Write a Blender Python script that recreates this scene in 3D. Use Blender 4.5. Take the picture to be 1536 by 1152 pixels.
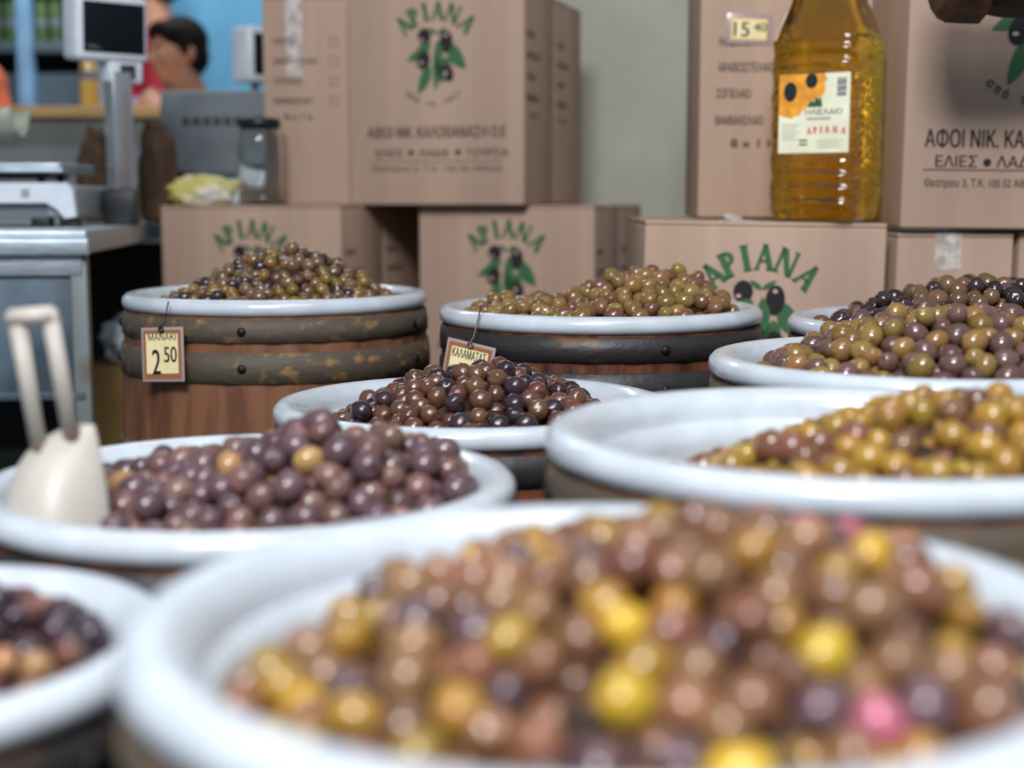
import bpy, bmesh, math, random
import numpy as np
from mathutils import Vector, Matrix, Euler
from mathutils.geometry import tessellate_polygon

for _o in list(bpy.data.objects):
    bpy.data.objects.remove(_o, do_unlink=True)
SC = bpy.context.scene
COL = SC.collection
R_ = math.radians
PI = math.pi
FPX = 1536 * 50.0 / 36.0          # focal length in pixels (50 mm on a 36 mm sensor)
PITCH = math.atan(276.0 / FPX)
CAMZ = 0.85

# ------------------------------------------------------------------ camera, light, exposure
cam = bpy.data.cameras.new('camera')
cam.lens = 50; cam.sensor_width = 36; cam.clip_start = 0.02; cam.clip_end = 60
cam.dof.use_dof = True
cam.dof.focus_distance = 1.42
cam.dof.aperture_fstop = 3.3
cam.dof.aperture_blades = 0
camo = bpy.data.objects.new('camera', cam); COL.objects.link(camo)
camo.location = (0, 0, CAMZ)
camo.rotation_euler = (PI / 2 - PITCH, 0, 0)
SC.camera = camo

SC.view_settings.view_transform = 'Standard'
SC.view_settings.look = 'None'
SC.view_settings.gamma = 1.0
SC.view_settings.use_curve_mapping = False
SC.view_settings.exposure = 0.0

w = bpy.data.worlds.new('overcast_daylight'); SC.world = w
w.use_nodes = True
wb = w.node_tree.nodes['Background']
wb.inputs[0].default_value = (0.64, 0.80, 1.0, 1); wb.inputs[1].default_value = 0.36

def area(name, loc, target, sx, sy, power, color=(1, 1, 1)):
    l = bpy.data.lights.new(name, 'AREA'); l.shape = 'RECTANGLE'
    l.size = sx; l.size_y = sy; l.energy = power; l.color = color
    o = bpy.data.objects.new(name, l); COL.objects.link(o)
    o.location = loc
    d = Vector(target) - Vector(loc)
    o.rotation_euler = d.to_track_quat('-Z', 'Y').to_euler()
    return o
area('street_daylight', (-0.35, -0.90, 2.5), (0.0, 1.3, 0.7), 0.9, 0.6, 88, (0.97, 0.98, 1.0))
area('overhead_fill', (0.2, 0.55, 2.2), (0.1, 0.95, 0.6), 0.8, 0.35, 10, (0.95, 0.98, 1.0))  # added overhead fill for olive highlights; there is no awning here
area('back_room_fill', (-0.9, 4.0, 2.2), (-0.9, 4.3, 0.5), 1.0, 0.4, 17, (0.95, 0.98, 1.0))  # added fill that brings up the blue wall, no fixture behind it

# ------------------------------------------------------------------ helpers
def at(px, py, Y):
    """World point seen at pixel (px, py) of the 1536x1152 frame, at world depth Y."""
    f = Vector((0, math.cos(PITCH), -math.sin(PITCH))); u = Vector((0, math.sin(PITCH), math.cos(PITCH)))
    d = f + Vector((1, 0, 0)) * ((px - 768) / FPX) + u * ((576 - py) / FPX)
    return Vector((0, 0, CAMZ)) + d * (Y / d.y)

def lin(c):
    return tuple(((x / 255.0) / 12.92 if x / 255.0 <= 0.04045 else ((x / 255.0 + 0.055) / 1.055) ** 2.4) for x in c) + (1.0,)

def sock(n, *names):
    for k in names:
        if k in n.inputs: return n.inputs[k]

MATS = {}
def mat(name, col, rough=0.5, metal=0.0, var=0.0, vscale=20.0, bump=0.0, bscale=60.0, stretch=(1, 1, 1), col2=None, spec=0.5,
        coat=0.0, trans=0.0, ior=1.45, emit=0.0, sss=0.0, mixlo=0.42, mixhi=0.62, randv=0.0, detail=4.0):
    if name in MATS: return MATS[name]
    m = bpy.data.materials.new(name); m.use_nodes = True
    nt = m.node_tree; N = nt.nodes; L = nt.links
    p = N['Principled BSDF']
    p.inputs['Base Color'].default_value = lin(col)
    p.inputs['Roughness'].default_value = rough
    p.inputs['Metallic'].default_value = metal
    sock(p, 'Specular IOR Level').default_value = spec
    sock(p, 'Coat Weight').default_value = coat
    sock(p, 'Coat Roughness').default_value = 0.06
    sock(p, 'Transmission Weight').default_value = trans
    p.inputs['IOR'].default_value = ior
    if sss: 
        sock(p, 'Subsurface Weight').default_value = sss
        sock(p, 'Subsurface Radius').default_value = (0.01, 0.008, 0.006)
        sock(p, 'Subsurface Scale').default_value = 0.4
    if emit:
        sock(p, 'Emission Color').default_value = lin(col); sock(p, 'Emission Strength').default_value = emit
    tc = N.new('ShaderNodeTexCoord'); mp = N.new('ShaderNodeMapping')
    mp.inputs['Scale'].default_value = stretch
    L.new(tc.outputs['Object'], mp.inputs['Vector'])
    out = None
    if var or col2:
        nz = N.new('ShaderNodeTexNoise'); nz.inputs['Scale'].default_value = vscale; nz.inputs['Detail'].default_value = detail
        L.new(mp.outputs[0], nz.inputs['Vector'])
        rp = N.new('ShaderNodeValToRGB')
        rp.color_ramp.elements[0].position = mixlo; rp.color_ramp.elements[1].position = mixhi
        c2 = col2 if col2 else tuple(min(255, x * (1 + var)) for x in col)
        c1 = col if col2 else tuple(x * (1 - var) for x in col)
        rp.color_ramp.elements[0].color = lin(c1); rp.color_ramp.elements[1].color = lin(c2)
        L.new(nz.outputs['Fac'], rp.inputs['Fac'])
        out = rp.outputs['Color']
        L.new(out, p.inputs['Base Color'])
    if randv:
        oi = N.new('ShaderNodeObjectInfo'); ge = N.new('ShaderNodeNewGeometry')
        ad = N.new('ShaderNodeMath'); ad.operation = 'ADD'
        L.new(oi.outputs['Random'], ad.inputs[0]); L.new(ge.outputs['Random Per Island'], ad.inputs[1])
        fr = N.new('ShaderNodeMath'); fr.operation = 'FRACT'; L.new(ad.outputs[0], fr.inputs[0])
        mr = N.new('ShaderNodeMapRange'); mr.inputs['To Min'].default_value = 1 - randv; mr.inputs['To Max'].default_value = 1 + randv
        L.new(fr.outputs[0], mr.inputs['Value'])
        hs = N.new('ShaderNodeHueSaturation'); L.new(mr.outputs[0], hs.inputs['Value'])
        f2 = N.new('ShaderNodeMath'); f2.operation = 'MULTIPLY'; f2.inputs[1].default_value = 7.31; L.new(ad.outputs[0], f2.inputs[0])
        f3 = N.new('ShaderNodeMath'); f3.operation = 'FRACT'; L.new(f2.outputs[0], f3.inputs[0])
        m2 = N.new('ShaderNodeMapRange'); m2.inputs['To Min'].default_value = 0.485; m2.inputs['To Max'].default_value = 0.515
        L.new(f3.outputs[0], m2.inputs['Value']); L.new(m2.outputs[0], hs.inputs['Hue'])
        if out: L.new(out, hs.inputs['Color'])
        else: hs.inputs['Color'].default_value = lin(col)
        L.new(hs.outputs[0], p.inputs['Base Color'])
    if bump:
        nb = N.new('ShaderNodeTexNoise'); nb.inputs['Scale'].default_value = bscale; nb.inputs['Detail'].default_value = 5
        L.new(mp.outputs[0], nb.inputs['Vector'])
        bp = N.new('ShaderNodeBump'); bp.inputs['Strength'].default_value = bump; bp.inputs['Distance'].default_value = 0.003
        L.new(nb.outputs['Fac'], bp.inputs['Height']); L.new(bp.outputs[0], p.inputs['Normal'])
    MATS[name] = m
    return m

class MB:
    """Collects shapes and links them as one mesh object."""
    def __init__(s): s.v = []; s.f = []; s.m = []; s.sm = []; s.T = Matrix.Identity(4); s.mi = 0
    def add(s, vs, fs, smooth=False, M=None):
        T = s.T @ M if M is not None else s.T
        o = len(s.v)
        s.v += [tuple(T @ Vector(p)) for p in vs]
        for f in fs:
            s.f.append(tuple(i + o for i in f)); s.m.append(s.mi); s.sm.append(smooth)
        return s
    def box(s, lo, hi, b=0.0, M=None):
        x0, y0, z0 = lo; x1, y1, z1 = hi
        if b <= 0:
            vs = [(x0,y0,z0),(x1,y0,z0),(x1,y1,z0),(x0,y1,z0),(x0,y0,z1),(x1,y0,z1),(x1,y1,z1),(x0,y1,z1)]
            return s.add(vs, [(0,3,2,1),(4,5,6,7),(0,1,5,4),(1,2,6,5),(2,3,7,6),(3,0,4,7)], False, M)
        bm = bmesh.new()
        bmesh.ops.create_cube(bm, size=1)
        bmesh.ops.scale(bm, vec=(x1-x0, y1-y0, z1-z0), verts=bm.verts)
        bmesh.ops.translate(bm, vec=((x0+x1)/2,(y0+y1)/2,(z0+z1)/2), verts=bm.verts)
        bmesh.ops.bevel(bm, geom=list(bm.edges), offset=b, segments=3, affect='EDGES', profile=0.5)
        s.frombm(bm, True, M)
        return s
    def frombm(s, bm, smooth=True, M=None):
        bm.verts.index_update()
        s.add([tuple(v.co) for v in bm.verts], [tuple(x.index for x in f.verts) for f in bm.faces], smooth, M)
        bm.free()
        return s
    def lathe(s, prof, n=48, smooth=True, M=None, closed=False, rfun=None):
        vs = []; fs = []
        k = len(prof)
        for i in range(n):
            a = 2 * PI * i / n
            g = rfun(a) if rfun else 0.0
            for r, z in prof: vs.append(((r + (g if r > 1e-5 else 0)) * math.cos(a), (r + (g if r > 1e-5 else 0)) * math.sin(a), z))
        kk = k if closed else k - 1
        for i in range(n):
            j = (i + 1) % n
            for q in range(kk):
                q2 = (q + 1) % k
                fs.append((i*k+q, j*k+q, j*k+q2, i*k+q2))
        return s.add(vs, fs, smooth, M)
    def tube(s, pts, r, n=8, M=None):
        pts = [Vector(p) for p in pts]; vs = []; fs = []
        rs = r if isinstance(r, (list, tuple)) else [r] * len(pts)
        up = Vector((0.13, 0.29, 0.95)).normalized()
        for i, p in enumerate(pts):
            t = (pts[min(i+1, len(pts)-1)] - pts[max(i-1, 0)]).normalized()
            a = t.cross(up)
            if a.length < 1e-3: a = t.cross(Vector((1, 0, 0)))
            a.normalize(); b = t.cross(a).normalized()
            for k in range(n):
                th = 2 * PI * k / n
                vs.append(tuple(p + (a * math.cos(th) + b * math.sin(th)) * rs[i]))
        for i in range(len(pts) - 1):
            for k in range(n):
                k2 = (k + 1) % n
                fs.append((i*n+k, i*n+k2, (i+1)*n+k2, (i+1)*n+k))
        fs.append(tuple(range(n))); fs.append(tuple(reversed(range((len(pts)-1)*n, len(pts)*n))))
        return s.add(vs, fs, True, M)
    def capsule(s, p0, p1, r0, r1, n=14, M=None):
        p0 = Vector(p0); p1 = Vector(p1); L = (p1 - p0).length
        q = (p1 - p0).to_track_quat('Z', 'Y').to_matrix().to_4x4()
        prof = []
        for i in range(5): 
            a = -PI/2 + PI/2 * i / 4; prof.append((max(1e-5, r0*math.cos(a)), r0*math.sin(a)))
        for i in range(5):
            a = PI/2 * i / 4; prof.append((max(1e-5, r1*math.cos(a)), L + r1*math.sin(a)))
        T = Matrix.Translation(p0) @ q
        return s.lathe(prof, n, True, T if M is None else M @ T)
    def ell(s, c, rad, rot=(0, 0, 0), seg=18, rings=12, fun=None):
        vs = []; fs = []
        T = Matrix.Translation(c) @ Euler(rot).to_matrix().to_4x4()
        vs.append((0, 0, -1))
        for i in range(1, rings):
            ph = -PI/2 + PI * i / rings
            for j in range(seg):
                th = 2 * PI * j / seg
                vs.append((math.cos(ph)*math.cos(th), math.cos(ph)*math.sin(th), math.sin(ph)))
        vs.append((0, 0, 1))
        if fun: vs = [fun(*v) for v in vs]
        vs = [(v[0]*rad[0], v[1]*rad[1], v[2]*rad[2]) for v in vs]
        for j in range(seg): fs.append((0, 1+(j+1) % seg, 1+j))
        for i in range(rings-2):
            for j in range(seg):
                a = 1+i*seg+j; b = 1+i*seg+(j+1) % seg
                fs.append((a, b, b+seg, a+seg))
        top = len(vs)-1; o = 1+(rings-2)*seg
        for j in range(seg): fs.append((o+j, o+(j+1) % seg, top))
        return s.add(vs, fs, True, T)
    def prism(s, poly, z0, z1, M=None):
        n = len(poly)
        vs = [(x, y, z0) for x, y in poly] + [(x, y, z1) for x, y in poly]
        fs = [tuple(range(n, 2*n)), tuple(reversed(range(n)))]
        for i in range(n):
            j = (i+1) % n; fs.append((i, j, n+j, n+i))
        return s.add(vs, fs, False, M)
    def flat(s, poly, z=0.0, M=None):
        return s.add([(x, y, z) for x, y in poly], [tuple(range(len(poly)))], False, M)
    def build(s, name, mats, parent=None, loc=None, rot=None):
        me = bpy.data.meshes.new(name)
        me.from_pydata(s.v, [], s.f)
        if not isinstance(mats, (list, tuple)): mats = [mats]
        for m in mats: me.materials.append(m)
        me.polygons.foreach_set('material_index', s.m)
        me.polygons.foreach_set('use_smooth', s.sm)
        me.update()
        o = bpy.data.objects.new(name, me); COL.objects.link(o)
        if parent is not None: o.parent = parent
        if loc is not None: o.location = loc
        if rot is not None: o.rotation_euler = rot
        return o

def sharp(o, ang=40):
    """Keep hard edges of a smooth-shaded mesh crisp."""
    bm = bmesh.new(); bm.from_mesh(o.data)
    for e in bm.edges:
        if len(e.link_faces) == 2 and e.calc_face_angle(0) > R_(ang): e.smooth = False
    bm.to_mesh(o.data); bm.free()
    return o

def tag(o, label=None, cat=None, group=None, kind=None):
    if label: o['label'] = label
    if cat: o['category'] = cat
    if group: o['group'] = group
    if kind: o['kind'] = kind
    return o

def thing(name, label, cat, loc=(0, 0, 0), rot=(0, 0, 0), group=None):
    o = bpy.data.objects.new(name, None); COL.objects.link(o)
    o.location = loc; o.rotation_euler = rot; o.empty_display_size = 0.05
    return tag(o, label, cat, group)

# ---- lettering
_TX = {}
def text2d(body, bold=0.0):
    """Outline mesh of a line of text, cap height about 0.73 per unit of size, left aligned at 0."""
    k = (body, bold)
    if k in _TX: return _TX[k]
    cu = bpy.data.curves.new('lettering', 'FONT'); cu.body = body; cu.size = 1.0; cu.resolution_u = 3; cu.offset = 0.0
    ob = bpy.data.objects.new('lettering', cu)
    loops = []
    for sp in ob.to_curve(bpy.context.evaluated_depsgraph_get()).splines:
        B = sp.bezier_points; L = []
        for i in range(len(B)):
            p, q = B[i], B[(i + 1) % len(B)]
            c = (p.co, p.handle_right, q.handle_left, q.co)
            straight = (c[1] - c[0]).cross(c[3] - c[0]).length < 1e-5 and (c[2] - c[0]).cross(c[3] - c[0]).length < 1e-5
            for t in ((0,) if straight else (0, .25, .5, .75)):
                u = 1 - t
                w_ = c[0]*u**3 + c[1]*3*u*u*t + c[2]*3*u*t*t + c[3]*t**3
                if not L or (L[-1] - w_).length > 1e-5: L.append(w_.copy())
        if len(L) > 2: loops.append(L)
    ob.to_curve_clear(); bpy.data.objects.remove(ob); bpy.data.curves.remove(cu)
    ar = lambda P: sum(P[i].x*P[(i+1) % len(P)].y - P[(i+1) % len(P)].x*P[i].y for i in range(len(P)))
    def inside(pt, P):
        r = False
        for i in range(len(P)):
            a, b = P[i], P[i-1]
            if (a.y > pt.y) != (b.y > pt.y) and pt.x < (b.x - a.x)*(pt.y - a.y)/(b.y - a.y) + a.x: r = not r
        return r
    vs = []; fs = []
    hole = lambda H: any(P is not H and ar(P)*ar(H) < 0 and abs(ar(P)) > abs(ar(H)) and all(inside(h, P) for h in H) for P in loops)
    isH = [hole(L) for L in loops]
    for P in [P for P, hl in zip(loops, isH) if not hl]:
        rings = [P] + [H for H, hl in zip(loops, isH) if hl and all(inside(h, P) for h in H)]
        pts = [p for r in rings for p in r]; o = len(vs)
        vs += [(p.x, p.y) for p in pts]
        for t in tessellate_polygon(rings):
            a, b, c = (pts[i] for i in t)
            t = tuple(t) if (b - a).cross(c - a).z > 0 else tuple(reversed(t))
            fs.append(tuple(i + o for i in t))
    if vs:
        x0 = min(v[0] for v in vs); x1 = max(v[0] for v in vs)
    else: x0 = x1 = 0
    _TX[k] = (vs, fs, x0, x1)
    return _TX[k]

def put_text(mb, body, x, y, h, width=None, z=0.0, align='c', bold=0.01, rot=0.0):
    """Text in the mb's XY plane; h is the cap height, width forces the line length."""
    vs, fs, x0, x1 = text2d(body, bold)
    s = h / 0.73
    sx = width / (x1 - x0) if width else s
    W = (x1 - x0) * sx
    ox = -W / 2 if align == 'c' else 0.0
    c, sn = math.cos(rot), math.sin(rot)
    for k in ((-1, 1) if bold else (0,)):
        out = []
        for vx, vy in vs:
            a = (vx - x0) * sx + ox + k * bold * s; b = vy * s
            out.append((x + a * c - b * sn, y + a * sn + b * c, z))
        mb.add(out, fs)

def arc_text(mb, body, cx, cy, rad, a0, a1, h, z, below=False, bold=0.02, squeeze=0.85):
    n = len(body)
    for i, ch in enumerate(body):
        if ch == ' ': continue
        a = R_(a0 + (a1 - a0) * (i / (n - 1)))
        vs, fs, x0, x1 = text2d(ch, bold)
        if below: px, py, rr = cx + rad * math.sin(a), cy - rad * math.cos(a), a
        else: px, py, rr = cx + rad * math.sin(a), cy + rad * math.cos(a), -a
        put_text(mb, ch, px, py, h, (x1 - x0) * h / 0.73 * squeeze, z, 'c', bold, rr)

def serif_letter(ch):
    """Polygons of a bold roman capital in a unit-high cell centred on x = 0."""
    q = []
    def bar(x0, y0, x1, y1, w0, w1=None):
        w1 = w0 if w1 is None else w1
        q.append([(x0-w0/2, y0), (x0+w0/2, y0), (x1+w1/2, y1), (x1-w1/2, y1)])
    def ser(x, y, w, up):
        t = 0.07
        q.append([(x-w/2, y), (x+w/2, y), (x+w/2-0.05, y+t*up), (x-w/2+0.05, y+t*up)] if up > 0 else [(x-w/2+0.05, y-t), (x+w/2-0.05, y-t), (x+w/2, y), (x-w/2, y)])
    if ch == 'A':
        bar(-0.31, 0, 0.02, 1.0, 0.17, 0.16); bar(0.31, 0, -0.0, 1.0, 0.30, 0.24); q.append([(-0.2, .3), (.2, .3), (.17, .4), (-.17, .4)])
        ser(-0.31, 0, .3, 1); ser(0.30, 0, .4, 1)
    elif ch == 'I':
        bar(0, 0, 0, 1, .30); ser(0, 0, .42, 1); ser(0, 1, .42, -1)
    elif ch == 'N':
        bar(-.33, 0, -.33, 1, .16); bar(.33, 0, .33, 1, .16); q.append([(.14, 0), (.40, 0), (-.14, 1), (-.46, 1)])
        ser(-.3, 0, .3, 1); ser(.3, 1, .3, -1)
    elif ch == 'P':
        bar(-.14, 0, -.14, 1, .30); ser(-.14, 0, .42, 1); ser(-.2, 1, .3, -1)
        k = 10
        for i in range(k):
            a, b = PI/2 - PI*i/k, PI/2 - PI*(i+1)/k
            o = lambda t: (-.04 + .40*math.cos(t), .71 + .29*math.sin(t)); n = lambda t: (-.04 + .15*math.cos(t), .71 + .15*math.sin(t))
            q.append([n(a), n(b), o(b), o(a)])
    return q

def put_serif(mb, word, cx, cy, rad, angs, h, z, wfac=0.9):
    for ch, a in zip(word, angs):
        a = R_(a)
        for poly in serif_letter(ch):
            out = []
            for x, y in poly:
                x *= h * wfac; y = rad + y * h
                out.append((cx + x*math.cos(a) + y*math.sin(a), cy - x*math.sin(a) + y*math.cos(a)))
            if sum(out[i][0]*out[(i+1) % len(out)][1] - out[(i+1) % len(out)][0]*out[i][1] for i in range(len(out))) < 0: out.reverse()
            mb.flat(out, z)

def ellipse(cx, cy, rx, ry, rot=0.0, n=28):
    c, s = math.cos(R_(rot)), math.sin(R_(rot))
    return [(cx + rx*math.cos(t)*c - ry*math.sin(t)*s, cy + rx*math.cos(t)*s + ry*math.sin(t)*c) for t in [2*PI*i/n for i in range(n)]]

def leaf(x0, y0, x1, y1, wd, bend=0.0, n=9):
    dx, dy = x1-x0, y1-y0; nx, ny = -dy, dx; L = math.hypot(dx, dy); nx /= L; ny /= L
    a = []; b = []
    for i in range(n+1):
        t = i/n; wv = wd/2 * math.sin(PI * t**0.85)**0.8; o = bend*math.sin(PI*t)
        a.append((x0+dx*t+nx*(o-wv), y0+dy*t+ny*(o-wv))); b.append((x0+dx*t+nx*(o+wv), y0+dy*t+ny*(o+wv)))
    p = a + b[-2:0:-1]
    if sum(p[i][0]*p[(i+1) % len(p)][1] - p[(i+1) % len(p)][0]*p[i][1] for i in range(len(p))) < 0: p.reverse()
    return p

# print materials
M_GREEN = mat('print_green', (58, 104, 66), 0.7)
M_BLACK = mat('print_black', (30, 28, 30), 0.7)
M_PALE = mat('print_highlight', (205, 175, 160), 0.7)
M_GREY = mat('print_grey_ink', (72, 62, 55), 0.7)
PRINTM = [M_GREEN, M_BLACK, M_PALE, M_GREY]

def logo(mb, cx, cy, u, z):
    """Arched green lettering over an olive sprig; u is the logo width, (cx, cy) the centre of its arc."""
    S = lambda poly: [(cx + x*u, cy + y*u) for x, y in poly]
    mb.mi = 0
    put_serif(mb, 'APIANA', cx, cy, 0.50*u, (-43, -27.5, -12.5, 3, 22, 43), 0.235*u, z, 0.86)
    dz = 0.0002
    for p in (leaf(-.06, .21, -.38, .016, .13, .02), leaf(-.08, -.03, -.23, -.40, .14, .01), leaf(.03, .27, -.01, -.36, .13, .02),
              leaf(.03, .12, .09, -.28, .14), leaf(.19, .22, .40, -.10, .18, -.03), leaf(.12, .06, .20, -.12, .08)):
        mb.flat(S(p), z + dz)
    for i in range(2):  # twig loops at the top
        x = -.03 + .1*i
        mb.flat(S(leaf(.02, .33, x + (-.06 if i == 0 else .08), .41, .05)), z + dz)
    mb.mi = 1
    for e in (ellipse(-.146, .31, .088, .10), ellipse(.141, .235, .088, .135, -4), ellipse(-.16, .016, .085, .115, -18), ellipse(.16, -.146, .075, .11, 20)):
        mb.flat(S(e), z + 2*dz)
    mb.mi = 0
    for p in (leaf(-.05, .22, -.23, .17, .09), leaf(.04, .24, .06, -.05, .10)): mb.flat(S(p), z + 3*dz)
    mb.mi = 2
    for e in (ellipse(-.185, .27, .022, .016), ellipse(.14, .315, .022, .018), ellipse(-.19, -.01, .026, .016), ellipse(.13, -.15, .02, .03)):
        mb.flat(S(e), z + 3*dz)
    mb.mi = 1
    arc_text(mb, 'από το 1821', cx - .03*u, cy - .03*u, .52*u, -43, 43, .075*u, z, below=True, bold=0.02)

ADDR = 'Θεάτρου 3, Τ.Κ. 105 52 Αθήνα'

# ------------------------------------------------------------------ materials
M_ENAMEL = mat('white_enamel', (195, 202, 210), 0.22, var=0.03, vscale=25, spec=0.5, coat=0.3)
M_CARD = mat('cardboard', (182, 154, 135), 0.85, var=0.04, vscale=9, bump=0.12, bscale=260, stretch=(1, 1, 0.05), spec=0.2)
M_CARDIN = mat('cardboard_edge', (120, 96, 76), 0.9, var=0.1, vscale=300, spec=0.1)
M_TAPE = mat('clear_tape', (196, 184, 175), 0.25, var=0.12, vscale=60, bump=0.5, bscale=40, spec=0.6)
M_WOOD = mat('barrel_wood', (124, 82, 57), 0.6, col2=(98, 62, 44), vscale=14, stretch=(3, 3, 0.5), bump=0.35, bscale=30, spec=0.35)
M_WOODD = mat('dark_barrel_wood', (104, 58, 34), 0.6, col2=(48, 30, 24), vscale=18, stretch=(3, 3, 0.5), bump=0.35, bscale=30, spec=0.35)
M_HOOP = mat('rusty_hoop', (80, 70, 58), 0.62, metal=0.0, col2=(146, 112, 66), vscale=44, stretch=(1, 1, 1.6), mixlo=0.55, mixhi=0.72, bump=0.5, bscale=50, detail=8)
M_HOOPD = mat('black_hoop', (44, 40, 40), 0.45, metal=0.0, col2=(112, 76, 42), vscale=20, stretch=(1, 1, 1.6), mixlo=0.60, mixhi=0.78, bump=0.5, bscale=50, detail=8)
M_RIVET = mat('rivet_metal', (38, 36, 36), 0.45, metal=0.6)
M_WIRE = mat('wire', (120, 110, 100), 0.4, metal=0.8)

# ------------------------------------------------------------------ the setting
def struct(name, mb, m, loc=None):
    o = mb.build(name, m, None, loc)
    o['kind'] = 'structure'
    return o
M_FLOOR = mat('worn_floor', (74, 70, 66), 0.7, var=0.15, vscale=6, bump=0.2, bscale=20)
struct('floor', MB().box((-3.0, -1.6, -0.08), (2.6, 5.1, 0.0)), M_FLOOR)
M_BLUE = mat('blue_plaster', (104, 172, 210), 0.75, var=0.05, vscale=3, bump=0.15, bscale=30)
struct('wall_back', MB().box((-3.0, 4.9, 0.0), (0.6, 5.0, 2.4)), M_BLUE)
M_CREAM = mat('cream_plaster', (188, 186, 167), 0.8, var=0.03, vscale=4, bump=0.1, bscale=30)
struct('wall_right', MB().box((-0.30, 3.24, 0.0), (2.5, 3.34, 2.4)), M_CREAM)
struct('wall_left', MB().box((-2.9, 1.6, 0.0), (-2.8, 4.9, 2.4)), mat('grey_plaster', (150, 158, 160), 0.8, var=0.04, vscale=4))
struct('ceiling', MB().box((-3.0, 1.75, 2.4), (2.5, 5.0, 2.5)), mat('ceiling_paint', (190, 190, 186), 0.85, var=0.03, vscale=4))
struct('trim_platform', MB().box((-0.74, 2.60, 0.0), (0.20, 3.20, 0.45), 0.004).box((0.20, 1.93, 0.0), (1.30, 2.60, 0.45), 0.004), mat('platform_planks', (96, 76, 58), 0.8, var=0.15, vscale=12, stretch=(0.3, 3, 3)))

# ------------------------------------------------------------------ barrels, tubs, olives
LIP = [(-.006, -.0100), (-.001, -.006), (.0, -.001), (-.001, .0045), (-.005, .0085), (-.011, .0100), (-.018, .0085), (-.024, .0035), (-.028, -.004),
       (-.0295, -.025), (-.0310, -.060), (-.0335, -.100), (-.038, -.138), (-.048, -.156), (-.070, -.164)]

def make_barrel(name_label, R, rim, bulge, wood, hoopm, turn):
    """Stave barrel with iron hoops; origin on the floor, the tub's lip centre at height rim."""
    root = thing('barrel', name_label, 'barrel')
    H = rim - 0.0105
    prof_o = []
    K = 16
    def rad(z):
        t = 1 - z / H
        return (R - 0.004) * (1 + (bulge - 1) * math.sin(PI * min(1, t * 1.0))**0.75 - 0.02 * max(0, t - 0.5))
    for i in range(K + 1):
        z = H * i / K; prof_o.append((rad(z), z))
    ri = R - 0.024
    prof = prof_o + [(R - 0.009, H + 0.0), (ri, H - 0.001), (ri, H - 0.21), (1e-4, H - 0.21)]
    prof = [(1e-4, 0.0)] + prof
    ns = 22
    def groove(a):
        x = (a / (2*PI) * ns) % 1.0
        return -0.0018 if (x < 0.02 or x > 0.98) else (-0.0009 if (x < 0.13 or x > 0.87) else 0.0)
    b = MB(); b.lathe(prof, ns * 8, True, None, False, groove)
    sharp(b.build('staves', wood, root), 50)
    for (t0, t1) in ((0.002, 0.030), (0.041, 0.078), (0.158, 0.190), (H - 0.19, H - 0.15), (H - 0.05, H - 0.012)):
        if t0 > H - 0.2 and t1 > H: continue
        z1, z0 = H - t0, H - t1
        if z0 < 0.005: continue
        pr = [(rad(z0) - .001, z0), (rad(z0) + .0022, z0 + .0008), (rad((z0+z1)/2) + .0030, (z0+z1)/2), (rad(z1) + .0022, z1 - .0008), (rad(z1) - .001, z1)]
        hb = MB(); hb.lathe(pr, 96)
        h = hb.build('hoop', hoopm, root)
        if t0 < 0.2:
            for k in range(5):
                a = R_(turn + 72 * k)
                zz = (z0 + z1) / 2
                rb = MB(); rb.ell((0, 0, 0), (.0055, .0055, .0034), seg=10, rings=6)
                o = rb.build('rivet', M_RIVET, h)
                o.location = ((rad(zz) + .0034) * math.cos(a), (rad(zz) + .0034) * math.sin(a), zz)
                o.rotation_euler = (0, PI/2, a)
    return root

def make_tub(label, R, loc, group=None):
    pr = [(R + a, z) for a, z in LIP] + [(1e-4, -.166), (1e-4, -.170)] + [(R + a - .004, z - .003) for a, z in reversed(LIP[9:])] + [(R - .032, -.012), (R - .018, -.0105)]
    b = MB(); b.lathe(pr, 112, True, None, True)
    o = b.build('tub', M_ENAMEL)
    o.location = loc
    return tag(o, label, 'tub')

def inner_r(R, z):
    pts = LIP[7:]
    for (a0, z0), (a1, z1) in zip(pts, pts[1:]):
        if z <= z0 and z >= z1: return R + a0 + (a1 - a0) * (z0 - z) / (z0 - z1)
    return R + (pts[0][0] if z > pts[0][1] else pts[-1][0])

# olive shapes: unit across, longer along z, with a stem dimple at one end
def olive_mesh(mb, long, wr=0.0, seed=0, seg=18, rings=12, pit=True, M=None):
    rnd = random.Random(seed)
    ph = [rnd.uniform(0, 6.28) for _ in range(6)]
    def fun(x, y, z):
        r = 1.0 + 0.03 * math.sin(2*math.atan2(y, x) + ph[0]) + 0.03*z
        if wr:
            r += wr * (math.sin(7*x + 5*z + ph[1]) * math.sin(6*y - 4*z + ph[2]) + 0.6*math.sin(11*z + 5*x + ph[3]))
        d = 0.0
        if pit and z > 0.90: d = -0.16 * (z - 0.90) / 0.10
        return (x*r, y*r, z*r*long + d)
    old = mb.T
    if M is not None: mb.T = old @ M
    mb.ell((0, 0, 0), (1, 1, 1), seg=seg, rings=rings, fun=fun)
    mb.T = old

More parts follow.
